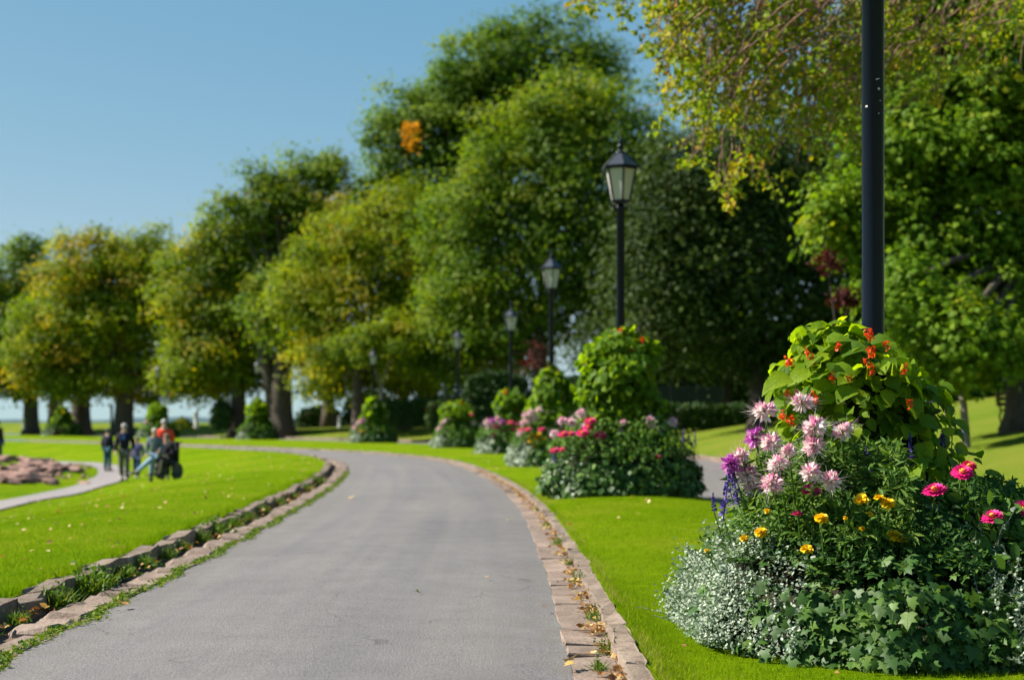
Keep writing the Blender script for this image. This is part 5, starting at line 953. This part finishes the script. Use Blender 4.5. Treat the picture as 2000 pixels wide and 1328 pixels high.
# ------------------------------------------------------------------ weeds, litter, grass
def on_strip(l, u): p, nn, t = station(np.asarray(l, float)); q = p + nn * np.asarray(u, float)[:, None]; return q, t
def weed(label, x, y, z, s, green=.6, n=70, cat='weed', group=None):
    r = empty('weed_clump', (x, y, z)); tag(r, label, cat, group); a = rng.uniform(0, 2 * math.pi, n); el = rng.uniform(.2, 1.4, n); d = np.stack([np.cos(a) * np.cos(el), np.sin(a) * np.cos(el), np.sin(el)], -1)
    c = Cloud(); c.add(rng.normal(0, .035 * s / .15, (n, 3)) * np.array([1, 1.6, 0]), unit(np.cross(d, rng.normal(size=d.shape))), d, s * rng.uniform(.5, 1.1, n), 'blade', rng.uniform(.0, 1, n), wid=.09); tag(c.build('blades', M['moss'], r), kind='stuff')
    c = Cloud(); m = n; P = d * (s * rng.uniform(.2, .9, (m, 1))) + rng.normal(0, .02, (m, 3)); P[:, 2] = np.abs(P[:, 2]); c.add(P, rdir(m) + np.array([0, 0, .6]), rdir(m), .22 * s * rng.uniform(.6, 1.2, m), 'diamond', np.clip(rng.normal(green, .25, m), 0, 1)); tag(c.build('leaves', M['stemleaf'], r), kind='stuff'); return r
wl_ = [15.9, 16.55, 17.4, 18.1, 18.55, 19.2, 19.9, 20.7, 21.5, 22.4, 23.4, 24.5, 25.7, 27.2, 29, 31, 33.5, 36]
for i, l in enumerate(wl_):
    q, t = on_strip([l], [-(ctl(WB, np.array([0.]))[0] + .2)]); p, nn, tt = station(np.array([l])); u = -(ctl(WB, tt)[0] + .4); q = p[0] + nn[0] * u
    weed(f"{ORD[i + 1]} weed clump from the camera in the left gutter", q[0], q[1], -.01, [.13, .1, .17, .24, .16, .13, .14][i % 7], .45, 90, group='weeds in the left gutter')
for i, (l, u) in enumerate([(14.85, .13), (15.35, .2), (16.6, .2), (18.6, .22), (19.9, .2), (21.8, .22), (24.2, .2), (27, .2)]):
    q, t = on_strip([l], [u]); weed(f"{ORD[i + 1]} grassy tuft from the camera in the right gutter", q[0][0], q[0][1], .01, [.07, .09, .08, .1, .06, .11, .08, .08][i], .4, 50, group='tufts in the right gutter')
# loose litter in the gutters
c = Cloud(); n = 1100; l = 13.5 + 30 * rng.uniform(0, 1, n)**1.5; l = np.round(l * 1.3) / 1.3 + rng.normal(0, .12, n); u = .245 - np.abs(rng.normal(0, .06, n)); q, t = on_strip(l, u)
c.add(np.column_stack([q, np.full(n, .02) + rng.uniform(0, .02, n)]), unit(np.array([0, 0, 1.]) + .5 * rng.normal(size=(n, 3))), rdir(n) * np.array([1, 1, .2]), rng.uniform(.02, .045, n), 'ovate', rng.uniform(.1, 1, n))
o = c.build('leaf_litter', M['litter']); tag(o, 'dry brown leaf litter lying in the right gutter', 'leaf litter', kind='stuff')
c = Cloud(); n = 420; l = 15 + 24 * rng.uniform(0, 1, n)**1.2; p, nn, t = station(l); u = -(ctl(WB, t) + .42) + rng.normal(0, .05, n); q = p + nn * u[:, None]
c.add(np.column_stack([q, .0 + rng.uniform(0, .04, n)]), unit(np.array([0, 0, 1.]) + .5 * rng.normal(size=(n, 3))), rdir(n) * np.array([1, 1, .2]), rng.uniform(.03, .06, n), 'ovate', rng.uniform(0, .8, n))
o = c.build('leaf_litter', M['litter']); tag(o, 'orange-brown leaf litter lying in the left gutter', 'leaf litter', kind='stuff')
# moss strip along the left asphalt edge
c = Cloud(); n = 9000; l = 13 + 30 * rng.uniform(0, 1, n)**1.4; p, nn, t = station(l); wv = .035 * np.sin(l * 3.1) + .025 * np.sin(l * 7.3); u = -(ctl(WB, t) + .015) + wv + rng.normal(0, .03, n); q = p + nn * u[:, None]
c.add(np.column_stack([q, .005 + rng.uniform(0, .02, n)]), unit(np.array([0, 0, 1.]) + .6 * rng.normal(size=(n, 3))), rdir(n), rng.uniform(.012, .035, n), 'diamond', rng.uniform(0, 1, n)); tag(c.build('moss', M['moss']), 'yellow-green moss strip along the left edge of the asphalt', 'moss', kind='stuff')
# single fallen leaves
FLm = [leaf_obj_mesh('fallen_leaf', 'maple', leafmat('fallen_leaf_' + str(i), [(0, cc), (1, tuple(x * 1.2 for x in cc))], .2, .6, .3, src='obj'), .9, 40 + i) for i, cc in enumerate([(.16, .1, .05), (.36, .16, .05), (.5, .32, .08), (.1, .13, .04), (.4, .07, .03)])]
for (px, py, s, m, lb) in [(815, 1170, .05, 3, 'small greenish leaf lying on the middle of the road'), (250, 1192, .09, 1, 'curled brown leaf on the asphalt by the left gutter'), (1098, 1308, .09, 0, 'dark curled leaf on the asphalt at the bottom near the right gutter'), (1112, 1310, .06, 2, 'yellow curled leaf on the asphalt at the bottom, beside the dark one'),
                         (1064, 1197, .045, 1, 'small brown leaf at the right edge of the asphalt'), (682, 978, .1, 2, 'small yellow leaf on the road by the left kerb bend'), (1225, 1296, .1, 4, 'rust red leaf in the weeds of the right gutter'), (995, 1022, .06, 2, 'small pale leaf on the road before the right gutter'), (955, 1137, .04, 2, 'tiny pale leaf on the right half of the road')]:
    dd = CAMH * FPX / (py - HOR); x = (px - 1000) * dd / FPX; o = link('fallen_leaf', FLm[m]); o.location = (x, dd, .045); o.scale = (s, s, s); o.rotation_euler = (rng.uniform(-.4, .4), rng.uniform(-.4, .4), rng.uniform(0, 6)); tag(o, lb, 'leaf')
# fallen leaves on the lawns
c = Cloud(); n = 700; l = rng.uniform(13, 60, n); p, nn, t = station(l); u = -(ctl(WB, t) + .7 + 7 * rng.uniform(0, 1, n)); u = np.where(rng.uniform(size=n) < .15, rng.uniform(.4, 2.6, n), u); q = p + nn * u[:, None]; zz = zprof(u, t, q[:, 0], q[:, 1])
c.add(np.column_stack([q, zz + .03]), unit(np.array([0, 0, 1.]) + .5 * rng.normal(size=(n, 3))), rdir(n), rng.uniform(.025, .06, n), 'ovate', rng.uniform(.4, 1, n)); tag(c.build('fallen_leaves', M['litter']), 'scattered pale fallen leaves on the mown lawns', 'leaves', kind='stuff')
# grass blades
def grass(name, label, l, u, hgt, w):
    p, nn, t = station(l); q = p + nn * u[:, None]; z = zprof(u, t, q[:, 0], q[:, 1]); n = len(l); d = unit(rng.normal(size=(n, 3)) * np.array([.45, .45, .1]) + np.array([0, 0, 1.])); c = Cloud()
    pat = .47 + .22 * np.sin(q[:, 0] * 2.1 + 1) * np.sin(q[:, 1] * 1.3) + .14 * np.sin(q[:, 0] * 5.3 + q[:, 1] * 3.1) 
    edge = np.exp(-np.abs(u - .4) / .14) * (rng.uniform(size=n) < .45)
    c.add(np.column_stack([q, z - .005]), unit(np.cross(d, rng.normal(size=d.shape))), d, hgt * rng.uniform(.5, 1.2, n), 'blade1', np.clip(rng.normal(pat, .16, n) + .5 * edge * (u > 0), 0, 1), wid=w)
    o = c.build(name, M['grass']); tag(o, label, 'grass', kind='stuff')
n = 120000; grass('grass', 'bright green mown grass of the island beside the nearest bed', 13.5 + 22 * rng.uniform(0, 1, n)**1.7, .36 + 2.38 * rng.uniform(0, 1, n), .036, .09)
n = 130000; l = 14.5 + 26 * rng.uniform(0, 1, n)**1.6; u = -(ctl(WB, station(l)[2]) + .625 + (l - 10) * .33 * rng.uniform(0, 1, n)); grass('grass', 'bright green mown grass of the left lawn', l, u, .04, .1)
n = 9000; l = 13.5 + 25 * rng.uniform(0, 1, n)**1.4; u = -(ctl(WB, station(l)[2]) + .625 + np.abs(rng.normal(0, .04, n))); grass('grass', 'ragged grass fringe along the left kerb', l, u, .085, .07)
n = 7000; l = 13.5 + 25 * rng.uniform(0, 1, n)**1.4; u = .365 + np.abs(rng.normal(0, .04, n)); grass('grass', 'dry grass fringe along the right kerb', l, u, .045, .08)
print('objects', len(bpy.data.objects), 'tris', sum(len(m.loops) - 2 * len(m.polygons) for m in bpy.data.meshes))
